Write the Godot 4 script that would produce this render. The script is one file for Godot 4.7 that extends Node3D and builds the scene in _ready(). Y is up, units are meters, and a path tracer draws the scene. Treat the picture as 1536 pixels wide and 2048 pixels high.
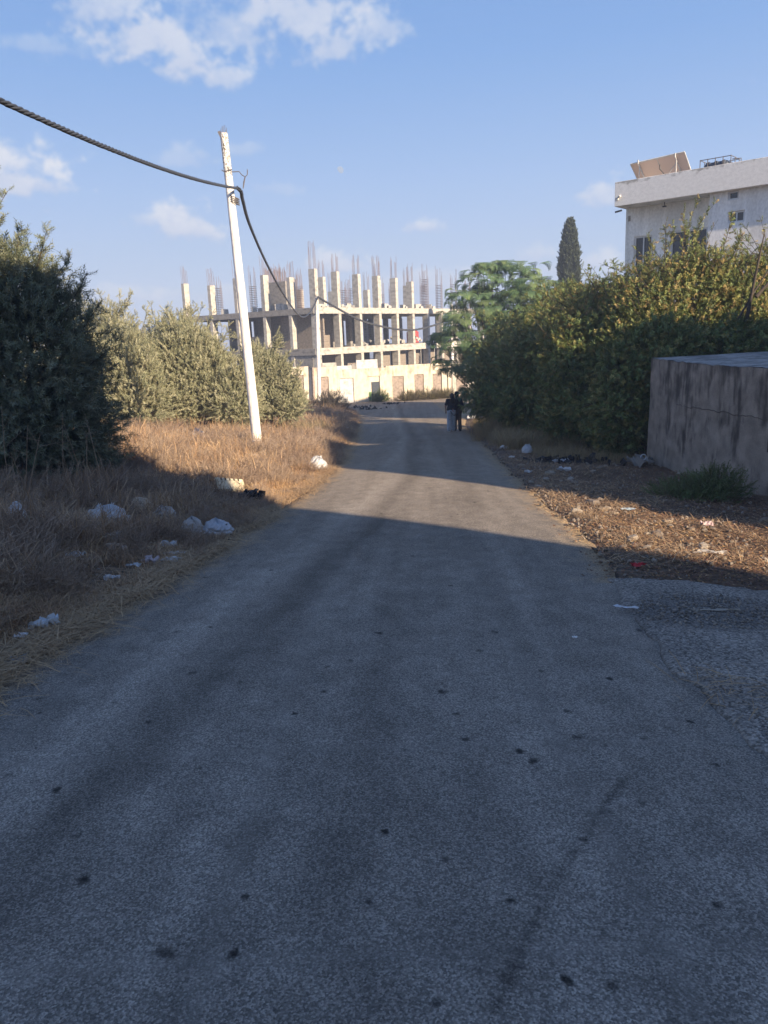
extends Node3D
# A sloping village road at the end of the afternoon: olive scrub on the left, a concrete tank and
# shrubs on the right, a concrete frame building at the bottom of the slope.

const SUN_TOWARDS := Vector3(0.6323, 0.3746, 0.6781)
var rng := RandomNumberGenerator.new()
var noise := FastNoiseLite.new()
var fine := FastNoiseLite.new()
var used := {}
var M := {}

# ------------------------------------------------------------------ mesh building
class MB:
	var v := PackedVector3Array()
	var n := PackedVector3Array()
	var c := PackedColorArray()
	var uv := PackedVector2Array()
	var uv2 := PackedVector2Array()
	var ix := PackedInt32Array()
	var col := Color(1, 1, 1)

	func tri(a: Vector3, b: Vector3, d: Vector3, out := Vector3.ZERO) -> void:
		var nr := (d - a).cross(b - a)
		if out != Vector3.ZERO and nr.dot(out) < 0.0:
			var t := b
			b = d
			d = t
			nr = -nr
		nr = nr.normalized()
		var s := v.size()
		v.append_array([a, b, d])
		n.append_array([nr, nr, nr])
		c.append_array([col, col, col])
		ix.append_array([s, s + 1, s + 2])

	func quad(a: Vector3, b: Vector3, d: Vector3, e: Vector3, out := Vector3.ZERO) -> void:
		var nr := (d - a).cross(b - a)
		if out != Vector3.ZERO and nr.dot(out) < 0.0:
			var t := b
			b = e
			e = t
			nr = -nr
		nr = nr.normalized()
		var s := v.size()
		v.append_array([a, b, d, e])
		n.append_array([nr, nr, nr, nr])
		c.append_array([col, col, col, col])
		ix.append_array([s, s + 1, s + 2, s, s + 2, s + 3])

	func box(t: Transform3D, size: Vector3, jitter := 0.0, r: RandomNumberGenerator = null) -> void:
		var p := []
		for i in 8:
			var q := Vector3(size.x * (0.5 if i & 1 else -0.5), size.y * (0.5 if i & 2 else -0.5), size.z * (0.5 if i & 4 else -0.5))
			if jitter > 0.0:
				q += Vector3(r.randf_range(-1, 1), r.randf_range(-1, 1), r.randf_range(-1, 1)) * jitter
			p.append(t * q)
		for f in [[0, 1, 3, 2], [4, 5, 7, 6], [0, 1, 5, 4], [2, 3, 7, 6], [0, 2, 6, 4], [1, 3, 7, 5]]:
			var mid: Vector3 = (p[f[0]] + p[f[1]] + p[f[2]] + p[f[3]]) / 4.0
			quad(p[f[0]], p[f[1]], p[f[2]], p[f[3]], mid - t.origin)

	# a box whose edges are cut off by b
	func bevel_box(t: Transform3D, size: Vector3, b: float) -> void:
		var h := size / 2.0
		for ax in 3:
			for s in [-1.0, 1.0]:
				var u := (ax + 1) % 3
				var w := (ax + 2) % 3
				var q := []
				for k in [[-1, -1], [1, -1], [1, 1], [-1, 1]]:
					var a := Vector3.ZERO
					a[ax] = h[ax] * s
					a[u] = (h[u] - b) * k[0]
					a[w] = (h[w] - b) * k[1]
					q.append(t * a)
				var o := Vector3.ZERO
				o[ax] = s
				quad(q[0], q[1], q[2], q[3], t.basis * o)
		for ax in 3:
			var u := (ax + 1) % 3
			var w := (ax + 2) % 3
			for su in [-1.0, 1.0]:
				for sw in [-1.0, 1.0]:
					var q := []
					for k in [[-1, 0], [1, 0], [1, 1], [-1, 1]]:
						var a := Vector3.ZERO
						a[ax] = (h[ax] - b) * k[0]
						a[u] = su * (h[u] - (b if k[1] else 0.0))
						a[w] = sw * (h[w] - (0.0 if k[1] else b))
						q.append(t * a)
					var o := Vector3.ZERO
					o[u] = su
					o[w] = sw
					quad(q[0], q[1], q[2], q[3], t.basis * o)
		for sx in [-1.0, 1.0]:
			for sy in [-1.0, 1.0]:
				for sz in [-1.0, 1.0]:
					tri(t * Vector3(sx * h.x, sy * (h.y - b), sz * (h.z - b)), t * Vector3(sx * (h.x - b), sy * h.y, sz * (h.z - b)), t * Vector3(sx * (h.x - b), sy * (h.y - b), sz * h.z), t.basis * Vector3(sx, sy, sz))

	# a smooth tube; uv runs 0..1 round it and along it
	func tube(pts: Array, radii: Array, sides := 6, caps := true) -> void:
		var m := pts.size()
		var start := v.size()
		var side := Vector3.ZERO
		for i in m:
			var along: Vector3 = (pts[mini(i + 1, m - 1)] - pts[maxi(i - 1, 0)]).normalized()
			if side == Vector3.ZERO:
				side = along.cross(Vector3.UP if absf(along.y) < 0.9 else Vector3.RIGHT).normalized()
			else:
				side = (side - along * side.dot(along)).normalized()
			var over := along.cross(side)
			for k in sides + 1:
				var a := TAU * k / sides
				var d := side * cos(a) + over * sin(a)
				v.append(pts[i] + d * radii[i])
				n.append(d)
				c.append(col)
				while uv.size() < v.size():
					uv.append(Vector2(float(k) / sides, float(i) / (m - 1)))
		for i in m - 1:
			for k in sides:
				var a := start + i * (sides + 1) + k
				var b := a + 1
				var d := a + sides + 1
				var e := d + 1
				var nr := (v[d] - v[a]).cross(v[b] - v[a])
				if nr.dot(n[a]) > 0:
					ix.append_array([a, b, d, b, e, d])
				else:
					ix.append_array([a, d, b, b, d, e])
		if caps:
			for e in [[0, 1], [m - 1, m - 2]]:
				var out: Vector3 = pts[e[0]] - pts[e[1]]
				for k in sides:
					var s: int = start + e[0] * (sides + 1) + k
					tri(pts[e[0]], v[s], v[s + 1], out)

	func bar(a: Vector3, b: Vector3, r: float, sides := 4) -> void:
		tube([a, b], [r, r], sides, true)

	# sheet of rows x columns points with smooth normals that look towards `out`
	func grid(p: PackedVector3Array, colors: PackedColorArray, uvs: PackedVector2Array, rows: int, cols: int, out: Vector3) -> void:
		var s := v.size()
		for i in rows:
			for j in cols:
				var du := p[i * cols + mini(j + 1, cols - 1)] - p[i * cols + maxi(j - 1, 0)]
				var dv := p[mini(i + 1, rows - 1) * cols + j] - p[maxi(i - 1, 0) * cols + j]
				var nr := du.cross(dv).normalized()
				n.append(nr if nr.dot(out) > 0 else -nr)
		v.append_array(p)
		c.append_array(colors)
		uv.append_array(uvs)
		for i in rows - 1:
			for j in cols - 1:
				var a := s + i * cols + j
				var nr := (v[a + cols] - v[a]).cross(v[a + 1] - v[a])
				if nr.dot(out) > 0:
					ix.append_array([a, a + 1, a + cols, a + 1, a + cols + 1, a + cols])
				else:
					ix.append_array([a, a + cols, a + 1, a + 1, a + cols, a + cols + 1])

	func mesh(m: Material) -> ArrayMesh:
		var a := []
		a.resize(Mesh.ARRAY_MAX)
		a[Mesh.ARRAY_VERTEX] = v
		a[Mesh.ARRAY_NORMAL] = n
		a[Mesh.ARRAY_COLOR] = c
		if uv.size():
			while uv.size() < v.size():
				uv.append(Vector2.ZERO)
			a[Mesh.ARRAY_TEX_UV] = uv
		if uv2.size():
			a[Mesh.ARRAY_TEX_UV2] = uv2
		a[Mesh.ARRAY_INDEX] = ix
		var me := ArrayMesh.new()
		me.add_surface_from_arrays(Mesh.PRIMITIVE_TRIANGLES, a)
		me.surface_set_material(0, m)
		return me

# ------------------------------------------------------------------ naming
func numbered(called: String) -> String:
	var k: int = used.get(called, 0)
	used[called] = k + 1
	return called if k == 0 else "%s_%03d" % [called, k]

func tag(o: Node3D, label: String, category: String, group := "") -> Node3D:
	o.set_meta("label", label)
	o.set_meta("category", category)
	if group:
		o.set_meta("group", group)
	return o

func thing(called: String, label: String, category: String, at := Vector3.ZERO, group := "") -> Node3D:
	var o := Node3D.new()
	o.name = numbered(called)
	add_child(o)
	o.position = at
	tag(o, label, category, group)
	return o

func part(called: String, mesh: Mesh, parent: Node3D) -> MeshInstance3D:
	var o := MeshInstance3D.new()
	o.name = called if parent != self else numbered(called)
	o.mesh = mesh
	parent.add_child(o, true)
	return o

func lone(called: String, mesh: Mesh, label: String, category: String, at := Vector3.ZERO, group := "") -> MeshInstance3D:
	var o := part(called, mesh, self)
	o.position = at
	tag(o, label, category, group)
	return o

func structure(called: String, mesh: Mesh) -> MeshInstance3D:
	var o := part(called, mesh, self)
	o.set_meta("kind", "structure")
	return o

func copies(called: String, mesh: Mesh, places: Array, colors: PackedColorArray, parent: Node3D) -> MultiMeshInstance3D:
	var mm := MultiMesh.new()
	mm.transform_format = MultiMesh.TRANSFORM_3D
	mm.use_colors = true
	mm.mesh = mesh
	mm.instance_count = places.size()
	for i in places.size():
		mm.set_instance_transform(i, places[i])
		mm.set_instance_color(i, colors[i])
	var o := MultiMeshInstance3D.new()
	o.name = called if parent != self else numbered(called)
	o.multimesh = mm
	parent.add_child(o, true)
	o.set_meta("kind", "stuff")
	return o

# ------------------------------------------------------------------ materials
func lin(r: float, g: float, b: float) -> Color:
	return Color(r, g, b).linear_to_srgb()

func ramp_tex(freq: float, octaves: int, stops: Array, size := 512, kind := FastNoiseLite.TYPE_SIMPLEX_SMOOTH, sd := 1, as_normal := 0.0) -> NoiseTexture2D:
	var f := FastNoiseLite.new()
	f.noise_type = kind
	f.seed = sd
	f.frequency = freq
	f.fractal_type = FastNoiseLite.FRACTAL_FBM if octaves > 1 else FastNoiseLite.FRACTAL_NONE
	f.fractal_octaves = octaves
	if kind == FastNoiseLite.TYPE_CELLULAR:
		f.cellular_return_type = FastNoiseLite.RETURN_CELL_VALUE if as_normal == 0.0 else FastNoiseLite.RETURN_DISTANCE
	var t := NoiseTexture2D.new()
	t.width = size
	t.height = size
	t.seamless = true
	t.seamless_blend_skirt = 0.15
	if as_normal > 0.0:
		t.as_normal_map = true
		t.bump_strength = as_normal
	else:
		var g := Gradient.new()
		g.offsets = PackedFloat32Array(stops.map(func(s): return s[0]))
		g.colors = PackedColorArray(stops.map(func(s): return s[1]))
		t.color_ramp = g
	t.noise = f
	return t

func gray(x: float) -> Color:
	return Color(x, x, x)

# matte material with a mottled albedo laid on by world position
func matte(color: Color, rough := 0.9, tex: Texture2D = null, metres := 1.0, normal: Texture2D = null, strength := 1.0) -> StandardMaterial3D:
	var m := StandardMaterial3D.new()
	m.albedo_color = color
	m.roughness = rough
	m.vertex_color_use_as_albedo = true
	m.metallic_specular = 0.35
	if tex or normal:
		m.uv1_triplanar = true
		m.uv1_world_triplanar = true
		m.uv1_scale = Vector3.ONE / metres
	if tex:
		m.albedo_texture = tex
	if normal:
		m.normal_enabled = true
		m.normal_texture = normal
		m.normal_scale = strength
	return m

func leafy(rough := 0.55, through := 0.35) -> StandardMaterial3D:
	var m := StandardMaterial3D.new()
	m.vertex_color_use_as_albedo = true
	m.roughness = rough
	m.metallic_specular = 0.4
	m.cull_mode = BaseMaterial3D.CULL_DISABLED
	if through > 0.0:
		m.backlight_enabled = true
		m.backlight = Color(through, through, through)
	return m

# ------------------------------------------------------------------ the lie of the land
const PZ := [-30.0, 0.0, 10.0, 20.0, 33.0, 45.0, 61.0, 80.0, 110.0, 400.0, 4500.0]
const PY := [1.8, 0.0, -0.7, -1.4, -2.5, -3.0, -3.3, -3.5, -4.0, -14.0, -40.0]
const LZ := [-30.0, 0.0, 4.4, 6.2, 8.9, 10.85, 14.5, 18.3, 34.0, 45.0, 52.0, 57.0, 60.0, 62.5]
const LX := [3.4, 2.6, 2.4, 2.04, 1.73, 1.5, 1.2, 0.95, 1.04, 1.18, 1.6, 2.7, 4.2, 4.6]
const RZ := [-30.0, 0.0, 3.2, 4.4, 5.3, 6.6, 7.9, 9.9, 12.2, 16.2, 21.6, 31.2, 37.5, 45.0, 52.0, 58.0, 62.5]
const RX := [2.2, 1.75, 1.7, 1.73, 1.81, 2.05, 2.16, 2.2, 2.38, 2.6, 3.06, 3.73, 4.12, 5.0, 8.0, 16.0, 30.0]

func lut(xs: Array, ys: Array, x: float) -> float:
	if x <= xs[0]:
		return ys[0]
	for i in range(1, xs.size()):
		if x <= xs[i]:
			return lerpf(ys[i - 1], ys[i], (x - xs[i - 1]) / (xs[i] - xs[i - 1]))
	return ys[-1]

func road_y(z: float) -> float:
	return lut(PZ, PY, -z)

func ragged(z: float, k: float) -> float:
	return noise.get_noise_2d(z * 60.0, k) * 0.10 + fine.get_noise_2d(z * 150.0, k) * 0.035

func left_x(z: float) -> float:
	return -lut(LZ, LX, -z) + ragged(z, 5.0)

func right_x(z: float) -> float:
	return lut(RZ, RX, -z) + ragged(z, 90.0)

func on_road(x: float, z: float) -> bool:
	return z > -62.0 and x > left_x(z) and x < right_x(z)

func land(x: float, z: float) -> float:
	var y := road_y(z)
	var fade := clampf((72.0 + z) / 14.0, 0.0, 1.0)
	var l := left_x(z) - x
	var r := x - right_x(z)
	if l > 0.0:
		y += 0.10 * minf(l, 12.0) * minf(1.0, l / 0.6) * fade
		y += noise.get_noise_2d(x * 22.0, z * 22.0) * 0.10 * minf(l, 1.5) * fade
	elif r > 0.0:
		var near := clampf((24.0 + z) / 6.0, 0.0, 1.0)
		y -= 0.075 * clampf(r - 0.4, 0.0, 3.6) * near * fade
		y += noise.get_noise_2d(x * 25.0, z * 25.0) * 0.05 * minf(r, 1.5) * fade
	return y

# ------------------------------------------------------------------ the scene, in order
func _ready() -> void:
	rng.seed = 20231
	noise.seed = 7
	noise.frequency = 0.02
	fine.seed = 11
	fine.frequency = 0.02
	camera_and_light()
	make_materials()
	make_ground()
	make_road()
	make_frame_building()
	make_garden_wall()
	make_house()
	make_tank()
	make_near_building()
	make_far_things()
	make_poles_and_cables()
	make_trees()
	make_people()
	make_rubbish()
	make_verges()

func camera_and_light() -> void:
	var cam := Camera3D.new()
	cam.name = "camera"
	var pitch := deg_to_rad(-12.73)
	var roll := deg_to_rad(-2.29)
	var b := Basis(Vector3.RIGHT, pitch)
	b = b * Basis(Vector3.BACK, roll)
	cam.transform = Transform3D(b, Vector3(0, 1.6, 0))
	cam.fov = rad_to_deg(2.0 * atan(1024.0 / 1539.0))
	cam.near = 0.05
	cam.far = 9000.0
	add_child(cam)
	cam.current = true

	var env := Environment.new()
	env.background_mode = Environment.BG_SKY
	env.sky = Sky.new()
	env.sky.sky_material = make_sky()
	env.background_energy_multiplier = 0.46
	env.tonemap_mode = Environment.TONE_MAPPER_LINEAR
	env.tonemap_exposure = 2.4
	env.sdfgi_enabled = true
	env.ssao_enabled = true
	env.ssil_enabled = true
	env.fog_enabled = true
	env.fog_density = 0.0019
	env.fog_light_color = Color(0.78, 0.84, 0.95)
	var we := WorldEnvironment.new()
	we.name = "environment"
	we.environment = env
	add_child(we)

	var sun := DirectionalLight3D.new()
	sun.name = "sun"
	sun.light_energy = 1.4
	sun.light_color = Color(1.0, 0.91, 0.79)
	sun.light_angular_distance = 0.5
	sun.shadow_enabled = true
	add_child(sun)
	sun.look_at_from_position(SUN_TOWARDS * 50.0, Vector3.ZERO, Vector3.UP)

func make_sky() -> PanoramaSkyMaterial:
	var w := 4096
	var h := 2048
	var im := Image.create(w, h, false, Image.FORMAT_RGB8)
	var stops := [0.0, 4.0, 10.0, 18.0, 30.0, 50.0, 90.0]
	var cols := [Color8(200, 209, 226), Color8(189, 204, 228), Color8(167, 192, 230), Color8(136, 172, 223), Color8(112, 150, 208), Color8(92, 129, 190), Color8(76, 110, 170)]
	var at := func(el: float) -> Color:
		if el <= 0.0:
			return cols[0]
		for i in range(1, 7):
			if el <= stops[i]:
				var f: float = (el - stops[i - 1]) / (stops[i] - stops[i - 1])
				return cols[i - 1].lerp(cols[i], f)
		return cols[6]
	for y in h:
		im.fill_rect(Rect2i(0, y, w, 1), at.call(90.0 - (y + 0.5) / h * 180.0))
	# clouds: azimuth to the right of the road, elevation, half width, half height (degrees), density
	var clouds := [
		[-16.5, 20.2, 3.2, 1.5, 0.80], [-14.0, 18.8, 3.0, 1.5, 1.0], [-11.6, 17.6, 2.8, 1.1, 1.0], [-9.4, 16.9, 1.6, 0.7, 0.8],
		[-9.0, 19.6, 4.0, 1.7, 0.62], [-4.5, 20.0, 4.2, 1.9, 0.9], [-1.6, 18.8, 2.2, 1.3, 0.85], [1.0, 19.4, 2.0, 1.0, 0.7], [-4.0, 22.6, 7.0, 2.2, 0.8], [-17.0, 22.6, 5.0, 1.8, 0.6],
		[-25.0, 11.2, 4.0, 2.0, 1.0], [-24.0, 10.6, 3.2, 1.2, 1.0], [-21.6, 10.3, 1.8, 0.6, 0.8],
		[-13.2, 8.2, 1.8, 1.3, 0.95], [-12.0, 7.6, 1.6, 0.8, 0.95], [-15.4, 8.3, 1.4, 0.5, 0.5],
		[-12.2, 12.2, 2.2, 0.7, 0.42], [-9.2, 12.7, 1.5, 0.5, 0.35], [-20.6, 18.0, 2.8, 0.6, 0.4], [-6.6, 10.2, 1.3, 0.5, 0.25],
		[3.7, 7.4, 1.5, 0.5, 0.8], [16.2, 8.9, 1.6, 0.9, 0.8], [-2.6, 5.2, 2.0, 0.9, 0.8], [3.0, 3.8, 4.0, 1.0, 0.5], [11.5, 5.2, 1.6, 0.6, 0.5], [14.5, 4.4, 2.4, 0.9, 0.6],
		[-11.0, 3.2, 3.5, 0.8, 0.4], [-19.0, 3.4, 4.0, 0.7, 0.4], [17.0, 2.2, 5.0, 0.7, 0.4]]
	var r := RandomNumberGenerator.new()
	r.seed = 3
	for i in 240:  # rest of the sky; extra unseen clouds added to whiten and brighten the shade
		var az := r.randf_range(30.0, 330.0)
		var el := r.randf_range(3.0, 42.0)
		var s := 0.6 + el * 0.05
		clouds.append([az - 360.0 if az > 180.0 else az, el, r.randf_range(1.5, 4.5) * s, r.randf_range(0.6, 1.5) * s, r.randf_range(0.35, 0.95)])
	var f := FastNoiseLite.new()
	f.noise_type = FastNoiseLite.TYPE_SIMPLEX_SMOOTH
	f.frequency = 1.0
	f.fractal_type = FastNoiseLite.FRACTAL_FBM
	f.fractal_octaves = 5
	f.fractal_gain = 0.55
	var k := w / 360.0
	var cover := {}
	for c in clouds:
		c[2] *= 1.22
		c[3] *= 1.22
		var x0 := int(floor((c[0] - c[2] * 1.5) * k))
		var x1 := int(floor((c[0] + c[2] * 1.5) * k))
		var y0 := int((90.0 - c[1] - c[3] * 1.7) * k)
		var y1 := int((90.0 - c[1] + c[3] * 1.5) * k)
		for y in range(y0, y1):
			var el := 90.0 - (y + 0.5) / k
			for xx in range(x0, x1):
				var az := (xx + 0.5) / k
				var dx: float = (az - c[0]) / c[2]
				var dy: float = (el - c[1]) / c[3]
				if dy < 0.0:
					dy *= 1.25
				var d := sqrt(dx * dx + dy * dy)
				if d > 1.5:
					continue
				var nn := f.get_noise_2d(az * 0.30, el * 0.42) * 0.8 + f.get_noise_2d(az * 0.9 + 40.0, el * 1.1) * 0.35
				var a: float = smoothstep(-0.15, 0.75, 1.0 - d + nn * 1.05) * c[4]
				if a < 0.01:
					continue
				var key := y * w + posmod(xx, w)
				var old: Vector2 = cover.get(key, Vector2.ZERO)
				var lit := clampf(0.5 + dy * 0.45 + dx * 0.15 + nn * 0.5, 0.0, 1.0)
				cover[key] = Vector2(maxf(old.x, a) + minf(old.x, a) * (1.0 - maxf(old.x, a)) * 0.5, (old.y * old.x + lit * a) / (old.x + a))
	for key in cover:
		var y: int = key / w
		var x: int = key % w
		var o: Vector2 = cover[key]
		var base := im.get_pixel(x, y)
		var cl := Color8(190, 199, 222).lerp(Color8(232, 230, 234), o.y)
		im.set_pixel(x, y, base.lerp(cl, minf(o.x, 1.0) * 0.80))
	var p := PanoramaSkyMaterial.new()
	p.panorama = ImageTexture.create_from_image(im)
	return p

# stains that run down a surface: light base, dark streaks from the top edge
func streak_image(w: int, h: int, light: Color, dark: Color, amount: float, reach: float, sd: int, blotch := 0.3) -> ImageTexture:
	var im := Image.create(w, h, false, Image.FORMAT_RGB8)
	var a := FastNoiseLite.new()
	a.seed = sd
	a.frequency = 1.0
	a.fractal_type = FastNoiseLite.FRACTAL_FBM
	a.fractal_octaves = 4
	for x in w:
		var sx := float(x) / w
		var top := a.get_noise_2d(sx * 9.0, 3.0) * 0.9 + a.get_noise_2d(sx * 45.0, 9.0) * 0.55
		for y in h:
			var sy := float(y) / h
			var run := a.get_noise_2d(sx * 55.0, sy * 3.4 + 30.0) * 0.55 + a.get_noise_2d(sx * 15.0, sy * 3.0 + 70.0) * 0.95
			var s := smoothstep(-0.05, 0.75, top * 0.55 + run * 0.75 + 0.55 * (1.0 - sy / reach) - 0.22)
			var g := a.get_noise_2d(sx * 6.0 * w / h, sy * 6.0 + 11.0) * blotch + a.get_noise_2d(sx * 70.0 * w / h, sy * 70.0) * 0.10
			var col := light.lerp(dark, clampf(s * amount, 0.0, 1.0))
			var k := 1.0 + g
			im.set_pixel(x, y, Color(clampf(col.r * k, 0, 1), clampf(col.g * k, 0, 1), clampf(col.b * k, 0, 1)))
	return ImageTexture.create_from_image(im)

func make_materials() -> void:
	var mott := ramp_tex(0.012, 5, [[0.0, gray(0.62)], [0.45, gray(0.88)], [1.0, gray(1.0)]], 512, FastNoiseLite.TYPE_SIMPLEX_SMOOTH, 4)
	var grit := ramp_tex(0.06, 3, [], 512, FastNoiseLite.TYPE_SIMPLEX_SMOOTH, 5, 6.0)
	M.mott = mott
	M.grit = grit
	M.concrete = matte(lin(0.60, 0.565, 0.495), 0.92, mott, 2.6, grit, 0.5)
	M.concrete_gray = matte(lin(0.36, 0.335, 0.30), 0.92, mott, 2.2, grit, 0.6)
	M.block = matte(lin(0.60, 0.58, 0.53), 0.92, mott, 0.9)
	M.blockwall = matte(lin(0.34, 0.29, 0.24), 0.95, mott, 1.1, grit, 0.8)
	M.rust = matte(lin(0.22, 0.165, 0.15), 0.8)
	M.steel = matte(lin(0.13, 0.12, 0.12), 0.6)
	M.white_paint = matte(lin(0.74, 0.73, 0.70), 0.85, mott, 3.5)
	M.black = matte(lin(0.02, 0.02, 0.022), 0.6)
	M.cable = matte(lin(0.05, 0.055, 0.065), 0.45)
	M.plain = matte(Color(1, 1, 1), 0.85)
	M.bark = matte(lin(0.11, 0.09, 0.07), 0.95, mott, 0.4, grit, 1.0)
	M.leaf = leafy(0.5, 0.3)
	M.olive_leaf = leafy(0.45, 0.22)
	M.straw = leafy(0.75, 0.3)
	M.stone = matte(Color(1, 1, 1), 0.95, mott, 0.25, grit, 0.8)
	M.plastic = leafy(0.35, 0.55)
	var glass := StandardMaterial3D.new()
	glass.albedo_color = Color(0.10, 0.13, 0.17)
	glass.roughness = 0.08
	M.glass = glass

func make_ground() -> void:
	var xs: Array[float] = []
	var x := 0.0
	while x < 3200.0:
		xs.append(x)
		x += 0.16 if x < 9.0 else (0.5 if x < 20.0 else x * 0.12)
	var cols: Array[float] = []
	for i in range(xs.size() - 1, 0, -1):
		cols.append(-xs[i])
	cols.append_array(xs)
	var zs: Array[float] = []
	var z := 40.0
	while z > -4200.0:
		zs.append(z)
		if z > 3.0:
			z -= 2.0
		elif z > -24.0:
			z -= 0.16
		elif z > -72.0:
			z -= 0.4
		else:
			z -= maxf(2.0, -z * 0.06)
	var p := PackedVector3Array()
	var c := PackedColorArray()
	var uv := PackedVector2Array()
	for zz in zs:
		var lx := left_x(zz)
		var rx := right_x(zz)
		for xx in cols:
			var y := land(xx, zz)
			var inside := minf(xx - lx, rx - xx) if zz > -66.0 else -1.0
			if inside > -0.06:
				y -= 0.05
			var n1 := noise.get_noise_2d(xx * 30.0, zz * 30.0)
			var n2 := noise.get_noise_2d(xx * 160.0 + 50.0, zz * 160.0)
			var col: Color
			if xx < 0.0:
				col = Color(0.40, 0.265, 0.155).lerp(Color(0.27, 0.17, 0.10), clampf(0.5 + n1 * 0.9 + n2 * 0.5, 0, 1))
				var edge := clampf(1.0 - (lx - xx) / 0.55, 0.0, 1.0)
				col = col.lerp(Color(0.38, 0.27, 0.15), edge * clampf(0.6 + n2, 0.0, 1.0))
			else:
				col = Color(0.17, 0.105, 0.068).lerp(Color(0.27, 0.175, 0.105), clampf(0.45 + n1 * 0.8 + n2 * 0.6, 0, 1))
				var edge := clampf(1.0 - (xx - rx) / 0.5, 0.0, 1.0)
				col = col.lerp(Color(0.25, 0.21, 0.17), edge * clampf(0.6 + n2, 0.0, 1.0))
			var far := clampf((-zz - 66.0) / 60.0, 0.0, 1.0)
			col = col.lerp(Color(0.13, 0.13, 0.085).lerp(Color(0.22, 0.18, 0.11), clampf(0.5 + n1 * 1.5, 0, 1)), far)
			p.append(Vector3(xx, y, zz))
			c.append(col)
			uv.append(Vector2(xx, zz))
	var b := MB.new()
	b.grid(p, c, uv, zs.size(), cols.size(), Vector3.UP)
	var tex := ramp_tex(0.03, 5, [[0.0, gray(0.45)], [0.5, gray(0.80)], [1.0, gray(1.0)]], 512, FastNoiseLite.TYPE_SIMPLEX_SMOOTH, 9)
	var nrm := ramp_tex(0.03, 5, [], 512, FastNoiseLite.TYPE_SIMPLEX_SMOOTH, 9, 10.0)
	structure("ground", b.mesh(matte(Color(1, 1, 1), 0.95, tex, 1.4, nrm, 1.0)))

func road_v(d: float) -> float:
	return log(1.0 + (d + 2.0) / 3.0) / log(1.0 + 84.0 / 3.0)

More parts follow.
